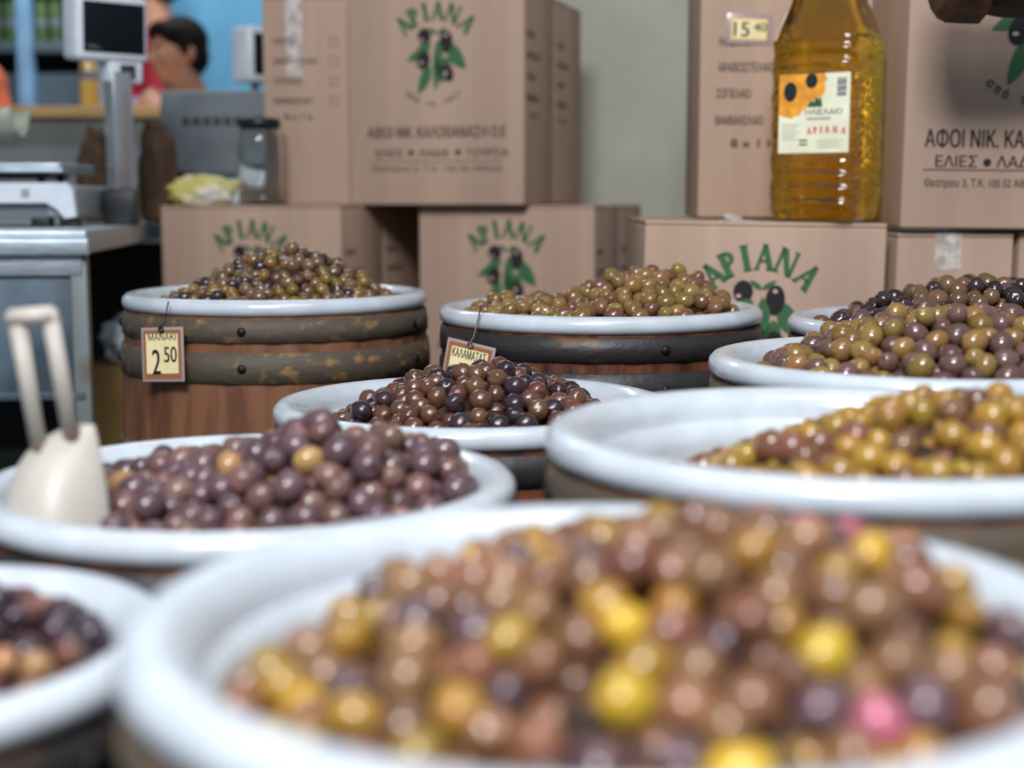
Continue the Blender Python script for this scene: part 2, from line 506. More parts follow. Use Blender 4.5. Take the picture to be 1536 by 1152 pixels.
TUBS = [
 # key, centre px, centre py, width px, real width, bulge, olive radius, length, wrinkle, seed, hoop style, rivet turn
 ('A', 415.5, 447, 450, .39, 1.062, .0080, 1.16, 0.012, 11),
 ('B', 900, 469, 482, .39, 1.03, .0098, 1.24, 0.006, 12),
 ('C', 711, 613, 597, .377, 1.03, .0096, 1.10, 0.034, 13),
 ('D', 375, 733, 800, .364, 1.03, .0097, 1.14, 0.006, 14),
 ('E', 1276, 660, 918, .38, 1.02, .0094, 1.19, 0.004, 15),
 ('F', 925, 940, 1455, .364, 1.02, .0092, 1.18, 0.006, 16),
 ('G', 1388, 548, 646, .377, 1.02, .0104, 1.2, 0.006, 17),
 ('H', 1434, 487, 498, .377, 1.02, .0104, 1.12, 0.006, 18),
 ('L', -195, 982, 890, .273, 1.01, .0076, 1.16, 0.010, 19),
]
# base height, then bumps (amplitude, x, y, spread x, spread y in units of R)
HEAPS = {
 'A': (-.010, [(.084, .05, 0, .60, .62)]),
 'B': (.008, [(.052, .32, 0, .48, .6), (.012, -.55, 0, .40, .5)]),
 'C': (-.028, [(.078, .03, .05, .68, .75)]),
 'D': (-.004, [(.058, .34, .05, .44, .60), (.022, -.35, .15, .45, .5)]),
 'E': (-.062, [(.096, .42, .02, 1.05, .9)]),
 'F': (-.052, [(.090, .28, .26, 1.05, 1.0)]),
 'G': (-.010, [(.068, .12, 0, .78, .72)]),
 'H': (-.008, [(.070, .15, 0, .85, .78)]),
 'L': (-.016, [(.052, -.05, .05, .85, .9)]),
}
OLV = lambda n, c, c2, r=0.16, **k: mat(n, c, r, col2=c2, vscale=55, mixlo=0.40, mixhi=0.66, randv=0.22, coat=0.5, spec=0.5, detail=2, **k)
BR = OLV('olive_brown', (122, 82, 58), (96, 62, 48)); BR2 = OLV('olive_tan_brown', (142, 100, 72), (112, 78, 52))
YG = OLV('olive_yellow_green', (160, 126, 44), (138, 98, 44)); YL = OLV('olive_bright_yellow', (205, 165, 45), (176, 134, 40))
PK = OLV('olive_pink', (190, 104, 120), (160, 84, 96)); DK = OLV('olive_dark', (58, 42, 44), (40, 30, 34))
MV = OLV('olive_mauve', (100, 74, 78), (78, 56, 61), 0.25); MVB = OLV('olive_mauve_brown', (124, 90, 80), (96, 68, 66), 0.27)
TN = OLV('olive_tan', (174, 134, 84), (146, 106, 74)); PU = OLV('olive_purple', (64, 44, 54), (46, 32, 42), 0.2)
KB = OLV('olive_glossy_brown', (104, 68, 50), (74, 46, 38), 0.07, bump=0.10, bscale=90); KP = OLV('olive_glossy_purple', (58, 40, 46), (36, 26, 32), 0.07, bump=0.12, bscale=90)
KG = OLV('olive_khaki', (136, 108, 54), (112, 80, 50)); GB = OLV('olive_dull_brown', (116, 88, 60), (88, 64, 46)); GY = OLV('olive_ochre', (134, 104, 44), (104, 78, 40))
BRM = OLV('olive_mauve_dark_brown', (108, 78, 70), (84, 60, 56)); RB = OLV('olive_reddish_brown', (132, 80, 68), (104, 60, 56))
KINDS = {
 'A': ('manaki_olive', 'heaped in the tub with the square price tag', [(GB, 'small dull brown', .55), (GY, 'small ochre', .25), (DK, 'small dark', .20)]),
 'B': ('long_green_olive', 'in the tub below the middle cardboard boxes', [(KG, 'long khaki green', .68), (BR, 'long brown', .32)]),
 'C': ('glossy_wrinkled_olive', 'in the tub in the middle of the stall', [(KB, 'oily wrinkled brown', .62), (KP, 'oily wrinkled dark purple', .38)]),
 'D': ('purple_olive', 'in the tub holding the white scoop', [(MV, 'dull purple', .54), (MVB, 'mauve brown', .42), (TN, 'tan', .04)]),
 'E': ('yellow_green_olive', 'in the half empty tub next to the nearest one', [(YG, 'yellow green', .58), (BR, 'plain brown', .42)]),
 'F': ('mixed_olive', 'in the nearest and largest looking tub', [(BR2, 'light brown', .46), (BR, 'dark brown', .20), (YG, 'greenish yellow', .20), (YL, 'bright yellow', .035), (PK, 'pink', .015), (MV, 'greyish purple', .09)]),
 'G': ('round_green_olive', 'in the tub in front of the darkest olives', [(KG, 'khaki green', .60), (BRM, 'mauve brown', .40)]),
 'H': ('dark_olive', 'in the farthest tub against the cartons', [(DK, 'almost black', .45), (GB, 'greenish brown', .35), (MV, 'dark mauve', .20)]),
 'L': ('dark_purple_olive', 'in the small tub in the near corner', [(PU, 'dark purple', .60), (RB, 'reddish brown', .32), (TN, 'tan', .08)]),
}
TUBLAB = {
 'A': ('brown wooden barrel with rusty hoops and a hanging MANAKI price tag', 'white enamel tub of small brown olives on the reddish brown barrel'),
 'B': ('dark barrel with black hoops in front of the middle cardboard boxes', 'white enamel tub of long khaki olives on the blackened barrel'),
 'C': ('dark barrel carrying the tub of oily wrinkled olives', 'white enamel tub of oily wrinkled brown and purple olives'),
 'D': ('barrel under the tub that holds the white plastic scoop', 'white enamel tub of purple olives with the white plastic scoop'),
 'E': ('brown barrel under the half empty tub of yellow green olives', 'white enamel tub half empty of yellow green and brown olives'),
 'F': ('barrel under the nearest and largest looking white tub', 'large blurred white enamel tub nearest the camera with mixed light brown olives'),
 'G': ('barrel under the tub of round khaki and mauve olives', 'white enamel tub of round khaki and mauve olives before the darkest ones'),
 'H': ('barrel farthest back against the cartons under the darkest olives', 'white enamel tub of almost black olives against the cartons'),
 'L': ('small barrel cut off in the near bottom corner of the stall', 'small white enamel tub of dark purple olives in the near corner'),
}
rng = np.random.default_rng(7)
TPOS = {}
CF = Vector((0, math.cos(PITCH), -math.sin(PITCH))); CU = Vector((0, math.sin(PITCH), math.cos(PITCH)))
def ray_z(px, py, zc):
    return Vector((0, 0, CAMZ)) + (CF + Vector((1, 0, 0)) * ((px - 768) / FPX) + CU * ((576 - py) / FPX)) * zc

def pack(key, R, r):
    base, bumps = HEAPS[key]
    def Hs(x, y):
        h = np.full_like(x, base)
        for a, bx, by, sx, sy in bumps:
            h = h + a * np.exp(-(((x - bx*R) / (sx*R))**2 + ((y - by*R) / (sy*R))**2))
        return h
    zz = np.linspace(-.164, .02, 50); irr = np.array([inner_r(R, z) for z in zz])
    def Rin(z): return np.interp(z, zz, irr)
    thick = 3.0 * r
    area_ = PI * (R - .042)**2
    n = int(area_ * thick * 0.80 / (4/3 * PI * r**3))
    p = np.zeros((0, 3))
    while len(p) < n:
        q = rng.uniform(-R, R, (n, 2)); h = Hs(q[:, 0], q[:, 1])
        z = h - rng.uniform(0.3*r, thick, n)
        ok = (np.hypot(q[:, 0], q[:, 1]) < Rin(z) - r)
        p = np.vstack([p, np.column_stack([q, z])[ok]])
    p = p[:n]
    rr = r * rng.uniform(0.90, 1.12, n)
    for it in range(90):
        if it % 6 == 0:
            d = np.sum((p[:, None, :] - p[None, :, :])**2, axis=2)
            I, J = np.where(np.triu(d < (2.9*r)**2, 1))
        dv = p[I] - p[J]; L = np.linalg.norm(dv, axis=1) + 1e-9
        ov = np.maximum(0, (rr[I] + rr[J]) * 0.985 - L)
        mv = dv / L[:, None] * (ov * 0.42)[:, None]
        np.add.at(p, I, mv); np.add.at(p, J, -mv)
        h = Hs(p[:, 0], p[:, 1])
        top = h - 0.25*r + 0.9*r*np.sin(p[:, 0]*97 + p[:, 1]*61)*np.cos(p[:, 1]*83 - p[:, 0]*41)*0.5
        p[:, 2] -= 0.0004
        p[:, 2] = np.minimum(p[:, 2], top + 0.35*r)
        p[:, 2] = np.maximum(p[:, 2], np.maximum(h - thick, -.164 + r))
        lim = Rin(p[:, 2]) - rr * 1.06
        rad = np.hypot(p[:, 0], p[:, 1]); k = np.where(rad > lim, lim / np.maximum(rad, 1e-6), 1.0)
        p[:, 0] *= k; p[:, 1] *= k
    return p, rr, Hs, Rin

# coarse depth picture of every olive and every lip, to know which olives the camera sees
GW, GH, GS = 768, 576, 0.5
zbuf = np.full((GH, GW), 1e9); ibuf = np.full((GH, GW), -1, dtype=np.int32)
def splat(pt, rad, idx):
    v = Vector(pt) - Vector((0, 0, CAMZ))
    zc = v.dot(CF)
    if zc < 0.05: return
    cx = (768 + FPX * v.x / zc) * GS; cy = (576 - FPX * v.dot(CU) / zc) * GS; pr = FPX * rad / zc * GS
    x0, x1 = max(0, int(cx - pr)), min(GW, int(cx + pr) + 2); y0, y1 = max(0, int(cy - pr)), min(GH, int(cy + pr) + 2)
    if x0 >= x1 or y0 >= y1: return
    yy, xx = np.mgrid[y0:y1, x0:x1]
    m = ((xx - cx)**2 + (yy - cy)**2 < pr*pr) & (zbuf[y0:y1, x0:x1] > zc - rad*0.5)
    zbuf[y0:y1, x0:x1][m] = zc - rad*0.5; ibuf[y0:y1, x0:x1][m] = idx

packs = []
alln = 0
for (key, cx, cy, wpx, W, bulge, orad, olen, wr, seed) in TUBS:
    R = W / 2
    c = ray_z(cx, cy, FPX * W / wpx)
    TPOS[key] = (c, R)
    style = (M_WOOD, M_HOOP) if key in 'AEGF' else (M_WOODD, M_HOOPD)
    br = make_barrel(TUBLAB[key][0], R, c.z, bulge, style[0], style[1], {'A': -93, 'B': -72}.get(key, -100))
    br.location = (c.x, c.y, 0)
    make_tub(TUBLAB[key][1], R, c)
    p, rr, Hs, Rin = pack(key, R, orad)
    packs.append((key, c, R, p, rr, Hs, Rin, orad, olen, wr, seed, alln))
    for i in range(len(p)):
        splat((c.x + p[i, 0], c.y + p[i, 1], c.z + p[i, 2]), rr[i], alln + i)
    alln += len(p)
    for k in range(160):
        a = 2*PI*k/160
        splat((c.x + (R - .014)*math.cos(a), c.y + (R - .014)*math.sin(a), c.z), .010, -2)
cnt = np.bincount(ibuf[ibuf >= 0].ravel(), minlength=alln)

for (key, c, R, p, rr, Hs, Rin, orad, olen, wr, seed, off) in packs:
    kname, where, cols = KINDS[key]
    rnd = random.Random(seed)
    protos = {}
    for ci, (m, word, share) in enumerate(cols):
        for v in range(3):
            b = MB(); olive_mesh(b, olen, wr, seed*10 + v, 20, 14)
            me_o = b.build(kname, m); protos[(ci, v)] = me_o.data
            bpy.data.objects.remove(me_o)
    seen = sorted([i for i in range(len(p)) if cnt[off + i] >= 5], key=lambda i: -cnt[off + i])[:296]
    seenset = set(seen)
    rest = MB()
    fine = key in 'CDEFG'
    for i in range(len(p)):
        u = rnd.random(); ci = 0
        while ci < len(cols) - 1 and u > cols[ci][2]: u -= cols[ci][2]; ci += 1
        v = rnd.randrange(3)
        e = Euler((rnd.uniform(0, PI), rnd.uniform(0, PI), rnd.uniform(0, 2*PI)))
        if olen > 1.2 and rnd.random() < .7: e = Euler((PI/2 + rnd.uniform(-.4, .4), 0, rnd.uniform(0, 2*PI)))
        s = rr[i] * (0.97 if olen < 1.2 else 0.93) * (1 if rnd.random() < .85 else 0.93)
        pos = Vector((c.x + p[i, 0], c.y + p[i, 1], c.z + p[i, 2]))
        if i in seenset:
            o = bpy.data.objects.new(kname, protos[(ci, v)]); COL.objects.link(o)
            o.location = pos; o.rotation_euler = e; o.scale = (s, s, s)
            tag(o, cols[ci][1] + ' olive ' + where, 'olive', cols[ci][1] + ' olives ' + where)
        else:
            rest.mi = ci
            olive_mesh(rest, olen, 0.0, i % 7, 10, 7, False, Matrix.Translation(pos) @ e.to_matrix().to_4x4() @ Matrix.Scale(s, 4))
    # dark filler sheet below the olives; shade of the gaps put into its colour
    rest.mi = len(cols)
    nr, na = 16, 48
    vs = []; fs = []
    for a in range(na):
        th = 2*PI*a/na
        for k in range(nr + 1):
            x = (R - .03) * k / nr
            X, Y = x*math.cos(th), x*math.sin(th)
            h = float(Hs(np.array([X]), np.array([Y]))[0]) - 2.2*orad
            lim = inner_r(R, h) - .002
            if x > lim: X *= lim/x; Y *= lim/x
            vs.append((c.x + X, c.y + Y, c.z + max(h, -.1625)))
    for a in range(na):
        b2 = (a + 1) % na
        for k in range(nr): fs.append((a*(nr+1)+k, a*(nr+1)+k+1, b2*(nr+1)+k+1, b2*(nr+1)+k))
    rest.add(vs, fs, True)
    ro = rest.build('olive_heap', [q[0] for q in cols] + [mat('heap_gap_shade_' + key, (58, 42, 32), 0.4, var=0.3, vscale=90)])
    tag(ro, 'olives deeper in the heap ' + where, 'olives', None, 'stuff')

# ------------------------------------------------------------------ white scoop in the tub of purple olives
def make_scoop():
    Y = TPOS['D'][0].y - 0.075
    s = Y / FPX
    o = at(86, 700, Y)
    root = thing('scoop', 'white plastic scoop with open loop handle stuck in the purple olives', 'scoop', o)
    M_PL = mat('ivory_plastic', (184, 176, 166), 0.42, var=0.02, vscale=30)
    M_ST = mat('olive_stain', (120, 78, 62), 0.6)
    def q(px, py, dy=0.0): return Vector(((px - 80)*s, dy, -(py - 700)*s))
    # curved blade: rows from the heel (top) to the lip (buried), bulging towards the camera
    rows = [(640, 112, 129), (650, 80, 133), (660, 60, 136), (676, 36, 140), (704, 16, 147), (747, 5, 156), (786, 3, 161), (832, 6, 166)]
    vs = []; fs = []; n = 16
    for (y, xl, xr) in rows:
        t = (y - 640) / 192
        for k in range(n + 1):
            u = k / n
            x = xl + (xr - xl) * u
            wdt = (xr - xl) * s
            dep = -0.42 * wdt * math.sin(PI * min(1, u * 0.96 + 0.02))**0.8 * min(1, 0.35 + t * 1.6)
            vs.append(tuple(q(x, y, dep + 0.012 - 0.02 * t)))
    for r in range(len(rows) - 1):
        for k in range(n): fs.append((r*(n+1)+k, (r+1)*(n+1)+k, (r+1)*(n+1)+k+1, r*(n+1)+k+1))
    b = MB(); b.add(vs, fs, True)
    bl = b.build('blade', M_PL, root)
    sm = bl.modifiers.new('thickness', 'SOLIDIFY'); sm.thickness = 0.0022; sm.offset = 1
    ss = bl.modifiers.new('smooth', 'SUBSURF'); ss.levels = 1; ss.render_levels = 2
    # handle loop, a rounded rectangular section swept down both arms
    h = MB()
    outer = [(13, 463), (90, 455), (112, 652), (62, 690), (38, 690)]
    def bar(p0, p1, w0, w1, th=0.0075):
        a = Vector(p0); d = Vector(p1) - a
        L = d.length; T = d.to_track_quat('Z', 'Y').to_matrix().to_4x4()
        bm = bmesh.new(); bmesh.ops.create_cube(bm, size=1)
        for v in bm.verts:
            w_ = w0 if v.co.z < 0 else w1
            v.co = Vector((v.co.x * w_, v.co.y * th, (v.co.z + 0.5) * L))
        bmesh.ops.bevel(bm, geom=list(bm.edges), offset=0.0022, segments=3, affect='EDGES')
        # local x of the bar follows the picture's horizontal direction
        z = d.normalized(); x = Vector((1, 0, 0)); x = (x - z * x.dot(z)).normalized(); y = z.cross(x)
        Mx = Matrix((x, y, z)).transposed().to_4x4(); Mx.translation = a
        h.frombm(bm, True, Mx)
    wv = 27*s
    bar(q(29, 464, -0.002), q(53, 680, 0.002), wv, 22*s)
    bar(q(79, 460, -0.002), q(103, 660, 0.002), wv*.88, 25*s)
    zt = 30*s
    a, b_ = q(14, 474, -0.002), q(92, 468, -0.002)
    z = (b_ - a).normalized(); y = Vector((0, 1, 0)); x = y.cross(z)
    bm = bmesh.new(); bmesh.ops.create_cube(bm, size=1)
    L = (b_ - a).length
    for v in bm.verts: v.co = Vector((v.co.x*zt, v.co.y*0.008, (v.co.z + .5)*L))
    bmesh.ops.bevel(bm, geom=list(bm.edges), offset=0.0025, segments=3, affect='EDGES')
    Mx = Matrix((x, y, z)).transposed().to_4x4(); Mx.translation = a
    h.frombm(bm, True, Mx)
    h.build('handle', M_PL, root)
    st = MB()
    st.ell(q(104, 646, -0.006), (.0035, .0012, .0016), seg=8, rings=6).ell(q(54, 666, -0.006), (.0028, .0012, .0013), seg=8, rings=6)
    x = st.build('olive_stain', M_ST, root); x['label'] = 'brown olive residue where the handle meets the blade'
make_scoop()

# ------------------------------------------------------------------ price tags
M_TAGB = mat('tag_brown_border', (150, 96, 62), 0.4, coat=0.4)
M_TAGE = mat('tag_laminate_edge', (168, 146, 146), 0.25, coat=0.5)
M_TAGC = mat('tag_cream', (238, 222, 170), 0.4, var=0.02, vscale=30, coat=0.3)
M_TAGY = mat('tag_yellow', (232, 196, 96), 0.4, coat=0.3)
M_INK = mat('tag_ink', (36, 40, 34), 0.5)

def price_tag(label, loc, rot, W, H, border, lines, hole=True):
    """Laminated card in its local XZ plane (front towards -Y), hung by its top middle."""
    root = thing('price_tag', label, 'price tag', loc, rot)
    TR = Matrix.Rotation(PI/2, 4, 'X')
    b = MB(); b.T = TR; b.box((-W/2, -H, -.0008), (W/2, 0, .0008), .0005)
    b.build('laminate', M_TAGE, root)
    e = W * (0.05 if border is M_TAGB else 0.10)
    b = MB(); b.T = TR; b.box((-W/2 + e, -H + e, .0004), (W/2 - e, -e, .0011))
    b.build('border', border, root)
    e2 = W * (0.12 if border is M_TAGB else 0.125)
    bot = e2 * (1.3 if border is M_TAGB else 1)
    b = MB(); b.T = TR; b.box((-W/2 + e2, -H + bot, .0008), (W/2 - e2, -e2, .0014))
    b.build('card', M_TAGC, root)
    t = MB(); t.T = TR
    for (txt, x, y, h, wd) in lines: put_text(t, txt, x*W, -H + y*H, h*H, wd*W, .0017, 'c', 0.012)
    t.build('lettering', M_INK, root)
    return root

cA, RA = TPOS['A']; cB, RB_ = TPOS['B']
pA = at(244, 491, cA.y - RA*0.62 - 0.0)
# place the tags just clear of the barrel's surface
def on_barrel(c, Rr, px, py, gap):
    lo, hi = c.y - Rr*1.2, c.y
    for _ in range(40):
        mid = (lo + hi) / 2; q = at(px, py, mid)
        if math.hypot(q.x - c.x, q.y - c.y) > Rr + gap: lo = mid
        else: hi = mid
    return at(px, py, hi)
pA = on_barrel(cA, RA*1.03, 243, 491, .010)
tA = price_tag('square price tag reading MANAKI 2 50 hung on the reddish brown barrel', pA, (R_(-4), R_(-3.5), R_(-26)), .062, .064, M_TAGB,
               [('ΜΑΝΑΚΙ', .01, .76, .13, .66), ('2', -.14, .14, .48, .19), ('50', .20, .36, .30, .30)])
b = MB(); iM = tA.matrix_basis.inverted()
b.tube([(0.0, -.002, -.004), (0.0, -.004, .001), (0.003, .002, .005), (0.005, .004, .022), (.006, .006, .030)], .0009, 6)
b.lathe([(.0022, 0), (.0034, .0006), (.0046, 0), (.0034, -.0006)], 16, True, Matrix.Translation((0, -.0025, -.003)) @ Matrix.Rotation(PI/2, 4, 'X'), True)
b.build('hook_wire', mat('dark_wire', (60, 54, 50), 0.4, metal=0.7), tA)
pB = on_barrel(cB, RB_*1.02, 708, 514, .008)
tB = price_tag('price tag half hidden behind the oily wrinkled olives on the dark barrel', pB, (R_(-6), R_(8), R_(-34)), .066, .064, M_TAGB,
               [('ΚΑΛΑΜΑΤΑΣ', .0, .70, .16, .70)])
b = MB()
b.tube([(0, -.002, -.005), (0, -.004, .001), (.001, 0, .006), (.001, .003, .03), (.001, .004, .043)], .0009, 6)
b.lathe([(.0022, 0), (.0034, .0006), (.0046, 0), (.0034, -.0006)], 16, True, Matrix.Translation((0, -.0025, -.003)) @ Matrix.Rotation(PI/2, 4, 'X'), True)
b.build('hook_wire', M_WIRE, tB)

# ------------------------------------------------------------------ cardboard boxes
def carton(label, corner, W, D, H, yaw, roll=0.0, group=None, tape=None):
    """Box whose front-bottom-left corner stands at `corner`; local x along the front, y into the depth."""
    root = thing('cardboard_box', label, 'cardboard box', corner, (0, roll, yaw), group)
    b = MB(); b.box((0, 0, 0), (W, D, H - .006), .0035)
    sharp(b.build('body', M_CARD, root), 60)
    for k in range(2):
        y0, y1 = (0.0006, D/2 - .0015) if k == 0 else (D/2 + .0015, D - .0006)
        f = MB(); f.box((.0006, y0, H - .0058), (W - .0006, y1, H), .0012)
        f.build('flap', M_CARD, root)
    if tape:
        x0, x1, drop = tape
        t = MB(); t.box((x0, -.0006, H - drop), (x1, .0004, H + .0002)); t.box((x0, -.0006, H), (x1, D*0.6, H + .0005))
        t.build('packing_tape', M_TAPE, root)
    return root

def face_print(root, name, fn, W=None, side=None):
    """Ink on the front face (or on the right side) of a box: fn(mb) draws in x/z of that face."""
    b = MB()
    if side is None: b.T = Matrix.Translation((0, -.0007, 0)) @ Matrix.Rotation(PI/2, 4, 'X')
    else: b.T = Matrix.Translation((side + .0007, 0, 0)) @ Matrix.Rotation(PI/2, 4, 'Z') @ Matrix.Rotation(PI/2, 4, 'X')
    fn(b)
    return b.build(name, PRINTM, root)

YM = 2.63; SM = YM / FPX        # the two left columns of boxes
YAW = R_(-17)
ZL, HM = 0.45, 0.39
BD = 0.202
def full_front(b, W, H, s=1.0):
    u = .1455*s
    logo(b, W*.505, H - .132*s, u, 0.0002)
def firm_lines(b, W, H, s=1.0, zb=0.0):
    cx = W*.505; b.mi = 1
    put_text(b, 'ΑΦΟΙ ΝΙΚ. ΚΑΛΟΘΑΝΑΣΗ Ο.Ε', cx, zb + .122*s, .0205*s, .268*s, 0.0002, 'c', .012)
    put_text(b, 'ΕΛΙΕΣ', cx - .092*s, zb + .088*s, .0135*s, .052*s, 0.0002, 'c', .01)
    put_text(b, 'ΛΑΔΙΑ', cx - .004*s, zb + .088*s, .0135*s, .058*s, 0.0002, 'c', .01)
    put_text(b, 'ΤΟΥΡΣΙΑ', cx + .098*s, zb + .088*s, .0135*s, .080*s, 0.0002, 'c', .01)
    for x in (-.049, .042): b.flat(ellipse(cx + x*s, zb + .095*s, .0052*s, .0052*s), 0.0002)
    b.mi = 3
    b.flat([(cx - .128*s, zb + .0785*s), (cx + .128*s, zb + .0785*s), (cx + .128*s, zb + .0797*s), (cx - .128*s, zb + .0797*s)], 0.0002)
    put_text(b, ADDR, cx, zb + .062*s, .0090*s, .254*s, 0.0002, 'c', .006)
def checkbox(root, M, x, y, q, e, name='checkbox'):
    b = MB(); b.T = M
    for (u0, v0, u1, v1) in ((-q, -q, q, -q+e), (-q, q-e, q, q), (-q, -q+e, -q+e, q-e), (q-e, -q+e, q, q-e)):
        b.add([(x+u0, y+v0, .0002), (x+u1, y+v0, .0002), (x+u1, y+v1, .0002), (x+u0, y+v1, .0002)], [(0, 1, 2, 3)])
    return b.build(name, M_GREY, root)
MFRONT = Matrix.Translation((0, -.0007, 0)) @ Matrix.Rotation(PI/2, 4, 'X')
def MSIDE(x): return Matrix.Translation((x + .0007, 0, 0)) @ Matrix.Rotation(PI/2, 4, 'Z') @ Matrix.Rotation(PI/2, 4, 'X')
def side_list(root, M, W, H, s=1.0, x0=.012):
    b = MB(); b.T = M
    b.mi = 3
    for k, t in enumerate(('ΗΛΙΕΛΑΙΟ', 'ΑΡΑΒΟΣΙΤΕΛΑΙΟ', 'ΣΟΓΙΕΛΑΙΟ', 'ΒΑΜΒΑΚΕΛΑΙΟ')):
        vs, fs, a0, a1 = text2d(t, .01)
        y = H - (.095 + .0395*k)*s
        put_text(b, t, x0, y, .0125*s, (a1 - a0)*.0112*s, 0.0002, 'l', .01)
        checkbox(root, M, W - .012 - .018*s, y + .006*s, .0085*s, .0011*s)
    b.mi = 1
    put_text(b, '8 x 1 lt', x0 + .05*s, H - .245*s, .0125*s, .058*s, 0.0002, 'c', .01)
    b.build('printed_lettering', PRINTM, root)

BW = 0.338
def col_box(label, pxl, Z, depth_i, sideprint=True, front=True, lines=True, logo_on=True, Y0=YM, dy=0.0, BW=BW):
    # left front corner is farther than the right one
    base = at(pxl, 305, Y0 + BW*math.sin(-YAW)*0.5 + dy); base.z = Z
    back = Vector((math.sin(-YAW), math.cos(YAW), 0)) * (BD + .003) * depth_i
    r = carton(label, base + back, BW, BD, HM, YAW)
    if front:
        def f(b):
            if logo_on: full_front(b, BW, HM)
            if lines: firm_lines(b, BW, HM)
        face_print(r, 'printed_front', f)
    if sideprint: side_list(r, MSIDE(BW), BD, HM, 0.95, .016)
    return r
g = 'tan cardboard boxes stacked behind the barrels'
col_box('cardboard box of the lower row behind the small brown olives', 240, ZL, 0, BW=.366)
col_box('second deep cardboard box of the lower row behind the small brown olives', 240, ZL, 1, True, False, BW=.366)
col_box('cardboard box of the lower row behind the long khaki olives', 628, ZL, 0)
col_box('second deep cardboard box of the lower row behind the khaki olives', 628, ZL, 1, True, False)
col_box('upper cardboard box with full olive sprig logo and Greek company lines', 526, ZL + HM + .0008, 0)
col_box('upper cardboard box seen as a side strip beside the cream wall', 526, ZL + HM + .0008, 1, True, False)
# narrow box turned sideways, on top
c0 = at(399, 303, 2.74); c0.z = ZL + HM + .0008
r = carton('narrow upper cardboard box with checkbox list and torn tape beside the glass jar', c0, .164, .17, .388, R_(-3), 0, None, (.045, .075, .15))
side_list(r, MFRONT, .164, .388, 0.93, .02)

# right-hand boxes
YR = 1.93
c0 = at(962, 330, YR); c0.z = ZL
HR = .373
r = carton('wide pinkish cardboard box under the bottle of oil', c0, .326, .40, HR, R_(-1), R_(0.8))
face_print(r, 'printed_front', lambda b: logo(b, .157, HR - .141, .152, .0002))
b = MB(); b.box((.10, .02, HR + .0002), (.15, .06, HR + .001)); b.ell((.125, .05, HR + .004), (.018, .010, .006), (0.3, .2, .5), 10, 8)
r_t = b.build('loose_tape', M_TAPE, r)
c1 = at(1046, 330, 2.14); c1.z = ZL + HR + .001
TAGW = .305
rt = carton('cardboard box behind the oil bottle bearing the yellow 15 40 tag', c1, TAGW, .20, .47, R_(-1.5), 0, None)
c1z = c1.z
def tagbox(b):
    s = 2.14 / FPX
    X = lambda px: (px - 1046)*s; Z = lambda py: (330 - py)*s
    for t, px, py, wd in (('ΗΛΙΕΛΑΙΟ', 1074, 80, 46), ('ΑΡΑΒΟΣΙΤΕΛΑΙΟ', 1073, 117, 82), ('ΣΟΓΙΕΛΑΙΟ', 1071, 155, 50), ('ΒΑΜΒΑΚΕΛΑΙΟ', 1070, 194, 70)):
        q = MB(); q.T = MFRONT
        put_text(q, t, X(px), Z(py), 13*s, wd*s, .0002, 'l', .012); q.build('printed_line', M_GREY, rt)
    for px, py in ((1342, 83), (1339, 121), (1338, 160), (1335, 200)): checkbox(rt, MFRONT, X(px), Z(py), 9*s, 1.3*s)
    b.mi = 1
    put_text(b, '8 x 1 lt', X(1093), Z(227), 13*s, 66*s, .0002, 'l', .012)
face_print(rt, 'printed_line', tagbox)
b = MB(); s_ = 2.14 / FPX
b.box(((1107-1046)*s_, -.0007, (330+40)*s_), ((1143-1046)*s_, .0003, (330-12)*s_)); b.box(((1290-1046)*s_, -.0007, (330+40)*s_), ((1312-1046)*s_, .0003, (330-30)*s_))
b.build('packing_tape', M_TAPE, rt)
tp = at(1125, 21, 2.137)
tg = price_tag('yellow price tag reading 15 40 taped to the cardboard box', tp, (0, R_(2), 0), .066, .044, M_TAGY, [('15', -.17, .26, .50, .34), ('40', .24, .44, .30, .28)])

c2 = at(1344, 350, YR + .01); c2.z = ZL
HQ = .356
r2 = carton('cardboard box with white tape at its top edge in the lower row', c2, .160, .30, HQ, R_(1.5), R_(0.4), None, (.052, .088, .050))
c3 = at(1530, 350, YR + .02); c3.z = ZL
carton('cardboard box cut off by the frame in the lower row', c3, .160, .30, HQ, R_(1.5), 0, None)
c4 = at(1350, 350, YR - .005); c4.z = ZL + HQ + .0065
r4 = carton('large dark cardboard box with big Greek company lettering beside the oil bottle', c4, .345, .195, .47, R_(1.0), R_(0.6), None)
def bigfront(b):
    s = (YR - .005) / FPX
    X = lambda px: (px - 1350)*s; Z = lambda py: (347 - py)*s
    logo(b, X(1543), Z(60), 190*s, .0002)
    b.mi = 1
    put_text(b, 'ΑΦΟΙ ΝΙΚ. ΚΑΛΟΘΑΝΑΣΗ Ο.Ε', X(1381), Z(227), 26*s, 324*s, .0002, 'l', .014)
    put_text(b, 'ΕΛΙΕΣ', X(1398), Z(256), 17*s, 62*s, .0002, 'l', .014)
    b.flat(ellipse(X(1475), Z(249), 6*s, 6*s), .0002)
    put_text(b, 'ΛΑΔΙΑ', X(1489), Z(256), 17*s, 72*s, .0002, 'l', .014)
    b.flat(ellipse(X(1574), Z(249), 6*s, 6*s), .0002)
    put_text(b, 'ΤΟΥΡΣΙΑ', X(1588), Z(256), 17*s, 100*s, .0002, 'l', .014)
    b.mi = 3
    b.flat([(X(1380), Z(261)), (X(1700), Z(261)), (X(1700), Z(259.3)), (X(1380), Z(259.3))], .0002)
    put_text(b, ADDR, X(1383), Z(285), 12*s, 172*s, .0002, 'l', .008)
face_print(r4, 'printed_front', bigfront)

